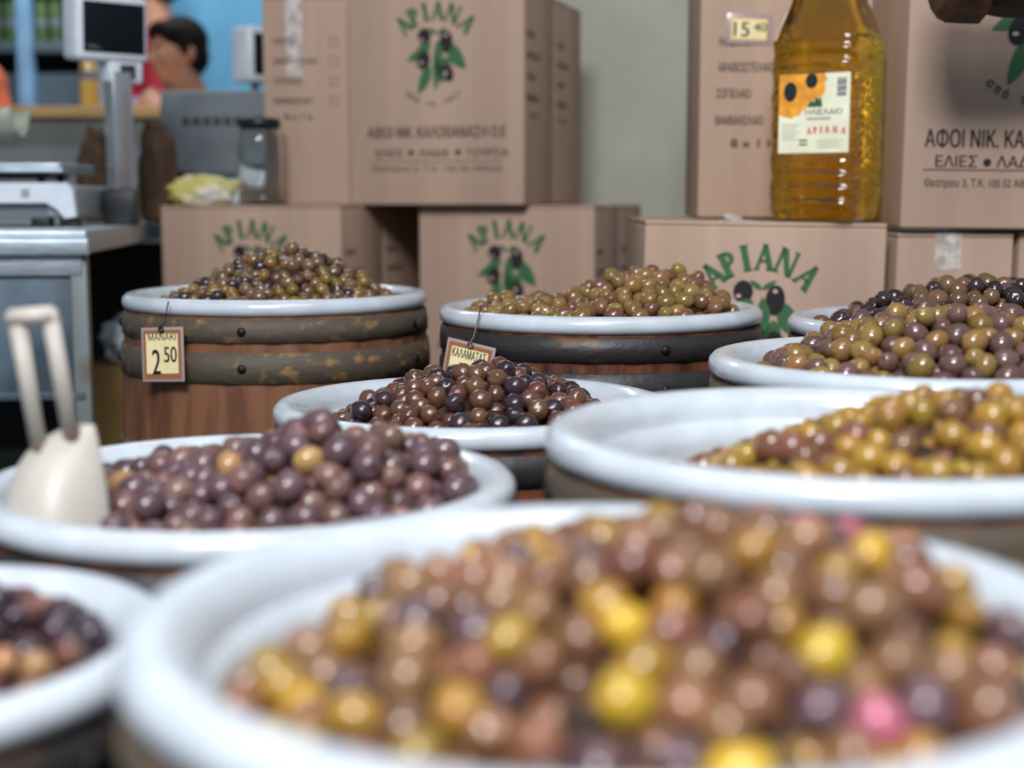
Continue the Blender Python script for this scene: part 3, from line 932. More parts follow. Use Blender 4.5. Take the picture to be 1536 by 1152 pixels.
# ------------------------------------------------------------------ bottle of oil
def make_bottle():
    Yb = 1.985
    o = at(1236, 333, Yb); o.z = ZL + HR + .0015
    th = R_(32)
    root = thing('oil_bottle', 'big square plastic bottle of golden oil with sunflower label', 'bottle', o, (0, 0, -th + 0.0))
    a = .0645                      # half side
    zs = [0, .004, .010, .018]
    z = .018
    while z < .238: z += .003; zs.append(z)
    zs += [.244, .252, .262, .274, .288, .302, .318, .334, .350, .362, .370]
    n = 96
    def sect(t, ph):
        c, s = math.cos(ph), math.sin(ph)
        p = 5.0
        return t / ((abs(c)**p + abs(s)**p)**(1/p))
    prof = []
    for zz in zs:
        if zz < .018: sc = 0.93 + 0.07*math.sin(min(1, zz/.018)*PI/2)
        elif zz <= .238: sc = 1.0
        else:
            t = (zz - .238) / (.370 - .238); sc = 1.0 - 0.76*t**1.05
        prof.append(sc)
    vs = []; fs = []
    for zz, sc in zip(zs, prof):
        for k in range(n):
            ph = 2*PI*k/n
            r = sect(a*sc, ph)
            d = 0.0
            if .018 <= zz <= .238:
                face = int(((ph + PI/4) % (2*PI)) // (PI/2))     # 0:+x 1:+y 2:-x 3:-y
                q = math.sin(((ph + PI/4) % (PI/2)) * 2)          # 0 at the corners
                if face in (1, 3):
                    lab = .078 < zz < .200 and face == 3
                    if not lab: d = .0030*math.cos((zz + .004*math.cos(2*ph))*2*PI/.0185) * q**0.3
                else:
                    d = (.0016*math.cos(2*PI*zz/.012 + 2.4*math.cos(ph*18)) + .0008*math.cos(ph*24)) * q**0.6
                    d += .0010*math.cos(zz*2*PI/.04)
            vs.append(((r + d)*math.cos(ph), (r + d)*math.sin(ph), zz))
    for i in range(len(zs) - 1):
        for k in range(n):
            k2 = (k + 1) % n
            fs.append((i*n+k, i*n+k2, (i+1)*n+k2, (i+1)*n+k))
    fs.append(tuple(reversed(range(n)))); fs.append(tuple(range((len(zs)-1)*n, len(zs)*n)))
    b = MB(); b.add(vs, fs, True)
    m = mat('golden_oil', (238, 176, 20), 0.06, trans=1.0, ior=1.40, spec=0.6, coat=0.6)
    nt = m.node_tree
    va = nt.nodes.new('ShaderNodeVolumeAbsorption'); va.inputs['Color'].default_value = lin((255, 240, 16)); va.inputs['Density'].default_value = 15.0
    nt.links.new(va.outputs[0], nt.nodes['Material Output'].inputs['Volume'])
    nt.nodes['Principled BSDF'].inputs['Base Color'].default_value = lin((250, 244, 124))
    sharp(b.build('bottle_body', m, root), 60)
    nk = MB(); nk.lathe([(.0158, .3703), (.017, .374), (.017, .388), (.020, .389), (.020, .392), (.017, .393), (.0155, .3935), (1e-4, .3935)], 32)
    nk.build('neck', mat('clear_amber_plastic', (214, 160, 40), 0.1, trans=0.6, coat=0.4), root)
    cp = MB(); cp.lathe([(.0182, .3938), (.0188, .396), (.0188, .415), (.017, .418), (1e-4, .418)], 40, rfun=lambda t: .0004*math.cos(t*20))
    cp.build('cap', mat('yellow_cap', (222, 178, 40), 0.4), root)
    # label on the ribbed face (local -y)
    W, H2 = .098, .104
    lb = MB(); lb.T = Matrix.Translation((.006, -a - .0032, .088)) @ Matrix.Rotation(PI/2, 4, 'X')
    lb.box((-W/2, 0, -.0004), (W/2, H2, .0003))
    ms = [mat('label_cream', (240, 236, 206), 0.4, var=0.03, vscale=15, coat=0.2), mat('label_orange', (240, 160, 50), 0.45, var=0.08, vscale=60), mat('label_seed_black', (26, 32, 34), 0.5),
          mat('label_leaf', (38, 92, 52), 0.5), mat('label_red', (206, 52, 46), 0.5), mat('label_ink', (70, 74, 96), 0.5), mat('label_grey', (176, 178, 150), 0.5)]
    label = lb.build('label', ms[0], root)
    p = MB(); p.T = lb.T
    q = lambda u, v: ((u - .5)*W, (1 - v)*H2)
    p.mi = 1
    edge = [(0.0, 0.0), (0.0, .50), (.05, .53), (.12, .54), (.18, .56), (.24, .53), (.30, .52), (.33, .47), (.38, .45), (.40, .40), (.46, .38), (.50, .33), (.55, .33), (.60, .28), (.64, .26), (.66, .18), (.64, .12), (.68, .08), (.64, .0)]
    p.flat([q(*e) for e in edge], .0006)
    p.mi = 2
    for (u, v, ru, rv) in ((.16, .22, .095, .125), (.46, .09, .085, .095)):
        cx, cy = q(u, v); p.flat([(x, min(y, H2)) for x, y in ellipse(cx, cy, ru*W, rv*H2)], .0008)
    p.mi = 3
    p.flat([q(*e) for e in [(.40, .42), (.46, .34), (.50, .36), (.53, .30), (.57, .33), (.60, .29), (.62, .42)]][::-1], .0009)
    p.mi = 5
    for k in range(9):
        y = .065 + k*.026
        x0, x1 = .82, .95
        p.flat([q(x0, y + .012 + (.006 if k % 3 else 0)), q(x1, y + .012 + (.006 if k % 3 else 0)), q(x1, y), q(x0, y)], .0006)
    put_text(p, 'ΗΛΙΕΛΑΙΟ', *q(.64, .52), .072*H2, .52*W, .0006, 'c', .012)
    for (u0, u1, v) in ((.40, .74, .555), (.40, .74, .575)): p.flat([q(u0, v + .008), q(u1, v + .008), q(u1, v), q(u0, v)], .0006)
    p.mi = 4
    put_serif(p, 'APIANA', *q(.68, 2.2), 1.45*H2, (-8.8, -5.6, -2.6, .5, 4.6, 8.8), .088*H2, .0006, .8)
    p.mi = 6
    for k in range(7): p.flat([q(.05, .63 + .032*k + .010), q(.30 - .03*(k % 3), .63 + .032*k + .010), q(.30 - .03*(k % 3), .63 + .032*k), q(.05, .63 + .032*k)], .0006)
    for k in range(4): p.flat([q(.56, .84 + .03*k + .010), q(.92 - .05*(k % 2), .84 + .03*k + .010), q(.92 - .05*(k % 2), .84 + .03*k), q(.56, .84 + .03*k)], .0006)
    p.mi = 2
    for v in (.83, .88): p.flat([q(.30, v + .022), q(.42, v + .022), q(.42, v), q(.30, v)], .0006)
    p.build('label_print', ms, label)
make_bottle()

# ------------------------------------------------------------------ counter with the scales
M_STEEL = mat('brushed_steel', (176, 186, 194), 0.35, metal=0.55, var=0.06, vscale=30, stretch=(1, 8, 8))
M_STEELD = mat('blue_grey_sheet', (80, 96, 108), 0.45, metal=0.0, var=0.18, vscale=7)
M_WHITEP = mat('white_plastic', (214, 220, 228), 0.4, var=0.02, vscale=20)
M_GREYP = mat('grey_plastic', (150, 156, 160), 0.45)
M_DARKP = mat('black_plastic', (24, 26, 28), 0.4)
TZ = 0.807
def make_counter():
    root = thing('work_table', 'grey steel work table with a sheet metal front carrying the weighing scale', 'table', (-0.61, 2.05, 0), (0, 0, R_(6.8)))
    # local x to the left is negative, y into the depth
    L, D = 1.15, 1.18
    b = MB(); b.box((-L, 0, TZ - .034), (0, D, TZ), .003); b.box((-L, -.004, TZ - .036), (.003, .012, TZ - .012), .003)
    b.build('table_top', M_STEEL, root)
    b = MB(); b.box((-L + .01, .012, TZ - .066), (-.010, .026, TZ - .035), .002)
    b.build('apron', M_STEEL, root)
    b = MB(); b.box((-L + .05, .020, .57), (-.012, .030, TZ - .067), .002); b.box((-L + .05, .012, .560), (-.012, .034, .572), .002)
    b.build('front_panel', M_STEELD, root)
    b = MB(); b.box((-L + .03, D - .06, .30), (-.03, D - .045, TZ - .05)); b.build('back_panel', mat('dark_board', (34, 34, 36), 0.7, var=0.1), root)
    for x in (-L + .02, -.028):
        for y in (.014, D - .05):
            q = MB(); q.box((x, y, 0), (x + .024, y + .024, TZ - .036), .002); q.build('leg', mat('worn_steel_leg', (122, 128, 128), 0.5, metal=0.4, col2=(104, 88, 66), vscale=14, mixlo=.5, mixhi=.75), root)
make_counter()

def make_scale():
    """Shop scale: low body with arched front, pan on a spider, and the display head on a column."""
    o = at(140, 340, 2.30); o.z = TZ + .0005
    o.x = -.700
    root = thing('weighing_scale', 'white shop weighing scale with dark square display on a steel pole', 'scale', o, (0, 0, R_(4)))
    Wd, Dp = .34, .27
    # arched front cheek
    ft = MB()
    for x0 in (-Wd + .01, -Wd*.58, -.075, -.03): ft.box((x0, .012, 0), (x0 + .03, .045, .014), .002)
    ft.build('foot', M_DARKP, root)
    b = MB()
    arch = [(-Wd, .016), (-Wd, .070), (-.012, .070), (-.004, .058), (0, .016), (-.018, .013), (-.030, .028), (-.046, .038), (-Wd + .046, .038), (-Wd + .030, .028), (-Wd + .018, .013)]
    b.prism(arch[::-1], -.02, 0, Matrix.Rotation(PI/2, 4, 'X'))
    b.build('front_cheek', M_WHITEP, root)
    b = MB(); b.box((-Wd + .004, .021, .014), (-.004, Dp, .066), .006); b.build('housing', M_GREYP, root)
    b = MB(); b.box((-Wd + .05, .019, .014), (-.05, .0205, .038)); b.build('recess_panel', mat('grey_recess', (104, 112, 120), 0.5), root)
    b = MB(); b.box((-.085, -.0008, .046), (-.072, 0.001, .060)); b.build('badge', M_GREYP, root)
    b = MB()
    for x in (-.07, -Wd + .07):
        for y in (.07, Dp - .07): b.lathe([(.006, .0665), (.006, .078), (.009, .081), (.009, .086), (1e-4, .086)], 16, True, Matrix.Translation((x, y, 0)))
    b.box((-Wd + .055, .06, .0785), (-.055, .075, .084)); b.box((-Wd + .055, Dp - .08, .0785), (-.055, Dp - .065, .084))
    b.build('pan_support', M_DARKP, root)
    b = MB(); b.box((-Wd - .04, .018, .0865), (-.022, Dp - .02, .094), .003); b.box((-Wd - .04, .018, .093), (-.022, .030, .102), .003)
    b.box((-.034, .018, .093), (-.022, Dp - .02, .102), .003)
    b.build('weighing_pan', M_STEEL, root)
    # column with black socket
    px = .030; py = Dp - .055
    b = MB(); b.box((px - .028, py - .022, 0), (px + .028, py + .030, .060), .003); b.build('column_socket', M_DARKP, root)
    b = MB(); b.box((-.018, -.018, .0602), (.018, .018, .262), .002, Matrix.Translation((px, py, 0)) @ Matrix.Rotation(R_(38), 4, 'Z'))
    b.build('column', mat('polished_steel', (190, 192, 196), 0.22, metal=0.75), root)
    hd = bpy.data.objects.new('display_head', None); COL.objects.link(hd)
    b = MB()
    M = Matrix.Translation((px - .018, py, .268)) @ Matrix.Rotation(R_(36), 4, 'Z') @ Matrix.Rotation(R_(3), 4, 'X')
    bpy.data.objects.remove(hd)
    b.box((-.066, -.030, .012), (.066, .034, .122), .010, M); b.box((-.006, -.024, -.024), (.058, .016, .016), .006, M)
    head = b.build('display_head', M_WHITEP, root)
    b = MB(); b.box((-.054, -.0325, .026), (.056, -.029, .110), .001, M); sc = b.build('screen', mat('dark_screen', (12, 18, 24), 0.35, spec=0.3), head)
    b = MB(); b.box((.014, -.0265, -.016), (.042, -.0235, .008), .001, M); b.build('key_panel', mat('dark_keys', (52, 56, 60), 0.4), head)
    b = MB(); b.T = M @ Matrix.Translation((-.048, -.0328, .032)) @ Matrix.Rotation(PI/2, 4, 'X'); b.flat([(0, 0), (.024, 0), (.024, .0022), (0, .0022)]); b.flat([(0, .0035), (.016, .0035), (.016, .0055), (0, .0055)]); b.build('screen_marking', mat('screen_marking_grey', (96, 104, 110), 0.5), head)
make_scale()

def make_till():
    o = at(330, 262, 3.03); o.z = ZL + HM + .0008
    o.x = -.625
    root = thing('till', 'grey metal till with a row of vent slots and its own small display', 'till', o, (0, 0, R_(-4)))
    b = MB(); b.box((-.14, -.05, 0), (.16, .16, .052), .006); b.build('base', M_WHITEP, root)
    b = MB()
    for x in (-.10, .08): b.box((x, -.035, .0522), (x + .03, .12, .067), .002)
    b.build('foot', M_DARKP, root)
    b = MB(); b.prism([(-.125, .0675), (.15, .0675), (.15, .2290), (-.105, .2290)], -.08, .02, Matrix.Rotation(PI/2, 4, 'X') )
    hs = b.build('housing', mat('grey_metal_case', (112, 118, 122), 0.45, metal=0.3, var=0.06, vscale=12), root)
    b = MB(); b.box((-.108, -.022, .2292), (.152, .082, .2350), .002); b.build('housing_top', M_GREYP, root)
    b = MB()
    for k in range(9): b.box((-.062 + .022*k, -.0215, .1630), (-.046 + .022*k, -.0195, .1810), .001)
    b.build('vent', mat('vent_dark', (52, 56, 58), 0.6), hs)
    b = MB(); b.tube([(.082, .03, .2350), (.082, .03, .2590)], .009, 12); b.build('column', M_GREYP, root)
    M = Matrix.Translation((.106, .03, .2570)) @ Matrix.Rotation(R_(52), 4, 'Z')
    b = MB(); b.box((-.066, -.030, -.006), (.066, .034, .108), .010, M); hd = b.build('display_head', M_WHITEP, root)
    b = MB(); b.box((-.054, -.0325, .010), (.056, -.029, .094), .001, M); b.build('screen', MATS['dark_screen'], hd)
make_till()

# tray head at the edge of the frame
def make_tray():
    o = at(-22, 262, 2.42); o.z = TZ + .0005
    o = Vector((at(-64, 262, 2.62).x, 2.62, TZ + .0005))
    root = thing('pan_stand', 'pale curved plastic pan reaching in at the frame edge', 'pan', o)
    b = MB(); b.lathe([(.05, 0), (.052, .008), (.012, .014), (.011, .12), (1e-4, .12)], 24); b.build('stand', M_GREYP, root)
    vs = []; fs = []
    n, k2 = 14, 10
    for i in range(n + 1):
        t = i / n
        for j in range(k2 + 1):
            u = j / k2
            a = -1.25 + 2.5*u
            x = -.13 + .25*t
            r = .050 + .010*t
            vs.append((x, r*math.sin(a)*0.9, .20 + .010*t + .02*t*t - r*math.cos(a)*1.2))
    for i in range(n):
        for j in range(k2): fs.append((i*(k2+1)+j, (i+1)*(k2+1)+j, (i+1)*(k2+1)+j+1, i*(k2+1)+j+1))
    b = MB(); b.add(vs, fs, True)
    p = b.build('pan', mat('pale_grey_green_plastic', (170, 176, 160), 0.4), root)
    sm = p.modifiers.new('thickness', 'SOLIDIFY'); sm.thickness = .004
make_tray()

# things lying on the lower box and on the table
def make_jar():
    o = at(392, 302, 2.665); o.z = ZL + HM + .001
    root = thing('glass_jar', 'empty glass jar with black lid on the cardboard box', 'jar', o)
    r = .041
    out = [(1e-4, 0), (r - .004, 0), (r, .005), (r, .118), (r - .004, .132), (r - .008, .138), (r - .008, .150)]
    inn = [(r - .011, .150), (r - .011, .138), (r - .007, .131), (r - .003, .117), (r - .003, .007), (r - .007, .004), (1e-4, .004)]
    b = MB(); b.lathe(out + inn, 48); sharp(b.build('glass', mat('jar_glass', (240, 245, 245), 0.03, trans=1.0, ior=1.47), root), 60)
    b = MB(); b.lathe([(r - .0055, .139), (r - .003, .140), (r - .003, .155), (r - .006, .158), (1e-4, .158)], 48, rfun=lambda a: .0004*math.cos(a*40))
    b.build('lid', M_DARKP, root)
make_jar()

def crumpled(name, label, cat, c, rad, m, seed, amp=.18, rot=(0, 0, 0)):
    rnd = random.Random(seed); ph = [rnd.uniform(0, 6.3) for _ in range(6)]
    def fun(x, y, z):
        d = amp*(math.sin(5*x + 3*z + ph[0])*math.sin(4*y + ph[1]) + .6*math.sin(9*z + 7*y + ph[2])*math.sin(8*x + ph[3]) + .35*math.sin(17*x + ph[4])*math.sin(15*z + ph[5]))
        z2 = max(z, -.72)
        return (x*(1 + d), y*(1 + d), z2*(1 + d*.6) if z2 > -.7 else -.72)
    b = MB(); b.ell((0, 0, rad[2]*.72), rad, (0, 0, 0), 40, 28, fun)
    o = b.build(name, m); o.location = c; o.rotation_euler = rot
    return tag(o, label, cat)
o = at(304, 306, 2.69); o.z = ZL + HM + .001
ob = crumpled('snack_bag', 'crumpled yellow plastic bag on the cardboard box behind the small brown olives', 'bag', o, (.062, .034, .032), mat('yellow_bag', (206, 192, 110), 0.4, col2=(220, 216, 204), vscale=14, mixlo=.5, mixhi=.62, coat=.3), 4)
M_PAPERB = mat('brown_paper', (84, 62, 44), 0.8, var=0.2, vscale=12)
for (px, lab, rad, Y, sd) in ((146, 'brown paper sack behind the pan of the white scale', (.036, .05, .108), 2.80, 5), (236, 'brown paper sack between the scale pole and the grey till', (.036, .04, .112), 2.74, 6)):
    o = at(px, 250, Y); o.z = TZ + .001
    crumpled('paper_sack', lab, 'sack', o, rad, M_PAPERB, sd, .12)

# under and beside the table
o = at(163, 560, 2.42); 
b = MB(); b.box((-.055, 0, 0), (.04, .2, .565), .003)
bx = b.build('storage_box', mat('ochre_board', (142, 112, 62), 0.8, var=.08, vscale=8)); bx.location = (o.x, 2.42, 0)
tag(bx, 'tall ochre box standing under the work table', 'box')
crumpled('plastic_bag', 'crumpled white plastic bag on the ochre box under the table', 'bag', (o.x + .012, 2.5, .566), (.042, .05, .05), mat('white_bag', (190, 196, 202), 0.4, coat=.2, var=.1, vscale=30), 8)

# ------------------------------------------------------------------ back room: bar counter, shelf unit, goods
YC = 3.62
o = at(150, 160, YC)
CZ = o.z
root = thing('bar_counter', 'light wooden counter top on a grey panelled base in the back room', 'counter', (-1.45, YC, 0))
b = MB(); b.box((-.7, -.02, CZ - .028), (1.05, .24, CZ), .004); b.build('counter_top', mat('pale_wood', (196, 156, 100), 0.5, var=.1, vscale=10, stretch=(.3, 3, 3)), root)
b = MB(); b.box((-.68, .01, 0), (1.03, .18, CZ - .0285)); b.build('base_panel', mat('grey_green_panel', (108, 112, 106), 0.6, var=.06, vscale=5), root)
b = MB(); b.box((-.60, .004, .70), (.60, .0095, CZ - .1)); b.build('panel_inset', mat('grey_panel_inset', (126, 132, 132), 0.6, var=.05, vscale=6), root)

# shelf unit with green cans
YS = 4.56
root = thing('shelf_unit', 'blue grey shelf unit with dark niche at the back of the shop', 'shelf', (at(39, 100, YS).x, YS, 0))
M_SH = mat('light_blue_metal', (128, 172, 208), 0.5, var=.05, vscale=10); M_SHD = mat('slate_panel', (88, 106, 118), 0.6, var=.05, vscale=5)
s = YS / FPX
for dx in (0.0, .20): 
    b = MB(); b.box((-.022 + dx, -.02, 0), (.022 + dx, .03, 1.75), .003); b.build('post', M_SH, root)
for dx in (-.47,):
    b = MB(); b.box((-.022 + dx, -.02, 0), (.022 + dx, .03, 1.75), .003); b.build('post', M_SH, root)
zsh = at(80, 60, YS).z
for zz in (zsh - .004, at(80, 66, YS).z - .36, 1.72):
    b = MB(); b.box((-.50, .0, zz - .034), (.20, .26, zz), .003); b.build('shelf_board', M_SHD, root)
b = MB(); b.box((-.50, .262, .3), (.20, .28, 1.75)); b.build('back_board', mat('niche_black', (20, 26, 34), 0.6), root)
b = MB(); b.box((-.49, .03, at(80, 66, YS).z - .355), (.18, .05, zsh - .10)); b.build('lower_panel', M_SHD, root)
M_CAN = mat('green_can', (92, 124, 72), 0.45, var=.06, vscale=20); M_BAND = mat('can_band', (130, 140, 150), 0.4)
for i, px in enumerate((60, 82, 14, -8)):
    cpos = at(px, 66, YS + .10); 
    t = thing('drink_can', ('tall green can next to the blue post in the dark niche', 'tall green can nearest the scale display in the dark niche', 'tall green can behind the orange shirt in the niche', 'tall green can hidden at the frame edge in the niche')[i], 'can', (cpos.x, YS + .12, zsh - .0035))
    rr_ = .020
    b = MB(); b.lathe([(1e-4, 0), (rr_*.85, 0), (rr_, .006), (rr_, .122), (rr_*.8, .134), (rr_*.8, .137), (1e-4, .136)], 28); b.build('can_body', M_CAN, t)
    b = MB(); b.lathe([(rr_ + .0003, .058), (rr_ + .0005, .06), (rr_ + .0005, .078), (rr_ + .0003, .08)], 28); b.build('label_band', M_BAND, t)

# bottle and tin on the wooden counter
cp = at(135, 160, YC + .10)
t = thing('oil_bottle', 'slim yellow bottle with grey neck band on the wooden counter', 'bottle', (cp.x, YC + .10, CZ + .0005))
b = MB(); b.lathe([(1e-4, 0), (.020, 0), (.023, .004), (.023, .085), (.022, .092), (.020, .105), (.020, .215), (.014, .245), (.0095, .255), (.0095, .272), (1e-4, .272)], 28); b.build('bottle_body', mat('opaque_yellow_oil', (212, 174, 84), 0.25, coat=.4), t)
b = MB(); b.lathe([(.0236, .074), (.0242, .076), (.0242, .09), (.0226, .094)], 28); b.build('label_band', mat('lavender_band', (110, 116, 140), 0.5), t)
b = MB(); b.lathe([(.0125, .256), (.0135, .258), (.0135, .280), (1e-4, .282)], 24); b.build('cap', mat('orange_cap', (226, 160, 70), 0.4), t)
cp = at(159, 160, YC + .06)
b = MB(); b.lathe([(1e-4, 0), (.016, 0), (.017, .003), (.017, .098), (.015, .103), (1e-4, .103)], 28)
o = b.build('tin', mat('pale_blue_tin', (160, 176, 190), 0.4, coat=.2)); o.location = (cp.x, YC + .06, CZ + .0005)
tag(o, 'pale blue grey tin beside the yellow bottle on the wooden counter', 'tin')

# ------------------------------------------------------------------ people
M_SKIN = mat('skin', (178, 128, 104), 0.5, var=.04, vscale=12, sss=.1)
M_HAIR = mat('black_hair', (20, 16, 15), 0.75, spec=0.15, var=.2, vscale=60, bump=.6, bscale=90, stretch=(2, 2, .4))
M_EYEW = mat('eye_white', (224, 220, 214), 0.25); M_IRIS = mat('dark_iris', (30, 22, 18), 0.2); M_LIP = mat('lips', (150, 88, 78), 0.5)

def remeshed(mb, name, m, parent, vox, smooth=6):
    o = mb.build(name, m, parent)
    r = o.modifiers.new('fuse', 'REMESH'); r.mode = 'VOXEL'; r.voxel_size = vox; r.use_smooth_shade = True
    s = o.modifiers.new('relax', 'SMOOTH'); s.factor = .5; s.iterations = smooth
    return o

def head_shape(b, M):
    """Head facing local -y, chin at z = -0.115, crown at 0.115, drawn into b."""
    old = b.T; b.T = old @ M
    b.ell((0, .012, .028), (.074, .094, .086)); b.ell((0, -.012, -.030), (.060, .070, .070)); b.ell((0, -.040, -.078), (.034, .036, .032))
    b.ell((0, -.060, .022), (.052, .030, .022)); b.ell((.036, -.052, -.020), (.026, .028, .026)); b.ell((-.036, -.052, -.020), (.026, .028, .026))
    b.capsule((0, -.082, .014), (0, -.104, -.024), .008, .0135); b.ell((.010, -.094, -.027), (.009, .010, .008)); b.ell((-.010, -.094, -.027), (.009, .010, .008))
    b.ell((0, -.080, -.055), (.025, .012, .008)); b.ell((0, -.077, -.067), (.021, .012, .008))
    for sx in (-1, 1): b.ell((sx*.076, .012, -.004), (.009, .020, .032), (0.2, 0, 0))
    b.T = old

def hand(b, M, curl=0.6, side=1):
    """Hand at M: wrist at the origin, fingers along -z, palm facing -y."""
    old = b.T; b.T = old @ M
    b.ell((0, 0, -.045), (.040, .016, .050)); b.capsule((0, 0, .02), (0, 0, -.02), .026, .028)
    for k, (x, L) in enumerate(((-.030, .060), (-.010, .072), (.011, .068), (.030, .052))):
        p = Vector((x, 0, -.085)); a = 0.25 + curl*.4
        for j, f in enumerate((.45, .32, .23)):
            d = Vector((x*.5*f, -math.sin(a)*L*f, -math.cos(a)*L*f)); q = p + d
            b.capsule(p, q, .0095 - .001*j, .0088 - .001*j, 8); p = q; a += curl
    p = Vector((-side*.032, -.004, -.030)); 
    for d, r0, r1 in (((-side*.026, -.014, -.024), .012, .0105), ((-side*.010, -.012, -.026), .0105, .009)):
        q = p + Vector(d); b.capsule(p, q, r0, r1, 8); p = q
    b.T = old

def arm(b, sh, el, wr, r=(.050, .040, .028)):
    b.capsule(sh, el, r[0], r[1]); b.capsule(el, wr, r[1]*.98, r[2])

def person(label, loc, yaw, shirt, shirt_m, joints, head_yaw, head_tilt, hs=1.0, vox=.007):
    """joints: dict with hip, chest, neck, head, lsh/lel/lwr, rsh/rel/rwr (local metres, facing -y)."""
    root = thing('person', label, 'person', loc, (0, 0, yaw))
    J = {k: Vector(v) for k, v in joints.items() if isinstance(v, (tuple, list))}
    MH = Matrix.Translation(J['head']) @ Matrix.Rotation(head_yaw, 4, 'Z') @ Matrix.Rotation(head_tilt, 4, 'X') @ Matrix.Scale(hs, 4)
    b = MB()
    head_shape(b, MH)
    b.capsule(J['neck'], J['head'] + Vector((0, .01, -.06)), .056, .052)
    b.capsule(J['hip'], J['chest'], .135, .145); b.ell(J['chest'] + Vector((0, 0, .06)), (.175, .105, .13)); b.capsule(J['chest'] + Vector((0, 0, .12)), J['neck'], .085, .058)
    for s in ('l', 'r'):
        b.capsule(J['chest'] + Vector((0, .01, .13)), J[s + 'sh'], .07, .058)
        arm(b, J[s + 'sh'], J[s + 'el'], J[s + 'wr'])
        d = (J[s + 'wr'] - J[s + 'el']).normalized()
        zax = -d; ya = Vector(joints.get(s + 'palm', (0, 1, 0))); ya = -(ya - zax*ya.dot(zax)).normalized(); xa = ya.cross(zax)
        Mx = Matrix((xa, ya, zax)).transposed().to_4x4(); Mx.translation = J[s + 'wr'] + d*.01
        hand(b, Mx, joints.get(s + 'curl', .5), 1 if s == 'r' else -1)
    for s, k in ((-1, 'l'), (1, 'r')):
        hp = J['hip'] + Vector((s*.085, 0, -.02))
        kn = Vector(joints[k + 'kn']); an = Vector(joints[k + 'an'])
        b.capsule(hp, kn, .085, .058); b.capsule(kn, an, .056, .038); b.capsule(an + Vector((0, .02, -.03)), an + Vector((0, -.14, -.045)), .038, .030)
    remeshed(b, 'body', M_SKIN, root, vox, 4)
    # shirt and trousers follow the body
    c = MB()
    c.capsule(J['hip'] + Vector((0, 0, -.02)), J['chest'], .147, .157); c.ell(J['chest'] + Vector((0, 0, .06)), (.187, .118, .135)); c.capsule(J['chest'] + Vector((0, 0, .12)), J['neck'] - Vector((0, 0, .035)), .095, .066)
    for s in ('l', 'r'):
        c.capsule(J['chest'] + Vector((0, .01, .13)), J[s + 'sh'], .08, .069)
        end = J[s + 'el'] if shirt == 'long' else J[s + 'sh'].lerp(J[s + 'el'], .7)
        c.capsule(J[s + 'sh'], end, .064, .056)
        if shirt == 'long': c.capsule(J[s + 'el'], J[s + 'el'].lerp(J[s + 'wr'], .82), .054, .042)
    remeshed(c, 'shirt', shirt_m, root, .009, 5)
    t = MB()
    t.ell(J['hip'] + Vector((0, 0, -.02)), (.165, .135, .11))
    for s, k in ((-1, 'l'), (1, 'r')):
        hp = J['hip'] + Vector((s*.085, 0, -.02)); kn = Vector(joints[k + 'kn']); an = Vector(joints[k + 'an'])
        t.capsule(hp, kn, .098, .072); t.capsule(kn, an + (kn - an)*.05, .070, .056)
    remeshed(t, 'trousers', mat('dark_trousers', (44, 48, 58), .8, var=.1, vscale=10), root, .012, 4)
    h = MB(); h.T = MH
    h.ell((0, .022, .044), (.083, .096, .084)); h.ell((0, .050, -.010), (.076, .066, .074))
    h.ell((0, -.058, .082), (.066, .034, .028), (.35, 0, 0)); h.ell((.052, -.030, .062), (.030, .050, .036)); h.ell((-.052, -.030, .062), (.030, .050, .036))
    for s in (-1, 1): h.ell((s*.074, -.004, .018), (.012, .020, .038))
    hh = h.build('hair', M_HAIR, root)
    r = hh.modifiers.new('fuse', 'REMESH'); r.mode = 'VOXEL'; r.voxel_size = .007; r.use_smooth_shade = True
    s = hh.modifiers.new('relax', 'SMOOTH'); s.factor = .5; s.iterations = 4
    for sx in (-1, 1):
        e = MB(); e.T = MH; e.ell((sx*.031, -.073, .002), (.0125, .011, .0085), seg=14, rings=10); eo = e.build('eye', M_EYEW, root)
        e = MB(); e.T = MH; e.ell((sx*.031, -.0815, .002), (.0055, .004, .0055), seg=12, rings=8); e.build('iris', M_IRIS, eo)
        e = MB(); e.T = MH; e.ell((sx*.033, -.0835, .021), (.020, .006, .0045), (0, sx*-.12, 0), seg=14, rings=8); e.build('eyebrow', M_HAIR, root)
    e = MB(); e.T = MH; e.ell((0, -.089, -.0605), (.020, .005, .0048), seg=14, rings=8); e.build('lips', M_LIP, root)
    return root

Yp = 4.0
hc = at(265, 80, Yp)
zs = hc.z
person('black haired person in a grey shirt seated behind the wooden counter, hand at mouth',
       (hc.x, Yp, 0), R_(-28), 'long', mat('grey_blue_shirt', (120, 132, 150), .8, var=.06, vscale=14),
       dict(hip=(0.02, .14, zs - .66), chest=(0.01, .11, zs - .34), neck=(0, .05, zs - .12), head=(0, 0, zs),
            lsh=(.17, .08, zs - .20), lel=(.20, .02, zs - .46), lwr=(.06, -.14, zs - .40), rsh=(-.17, .04, zs - .175), rel=(-.19, -.16, zs - .40), rwr=(-.055, -.13, zs - .215),
            rpalm=(0.3, 1, 0), rcurl=.75, lpalm=(0, 0, 1), lcurl=.4,
            lkn=(.1, -.1 + .02, .55), lan=(.1, .12, .10), rkn=(-.1, -.08, .55), ran=(-.1, .12, .10)), R_(-22), R_(2), .80)
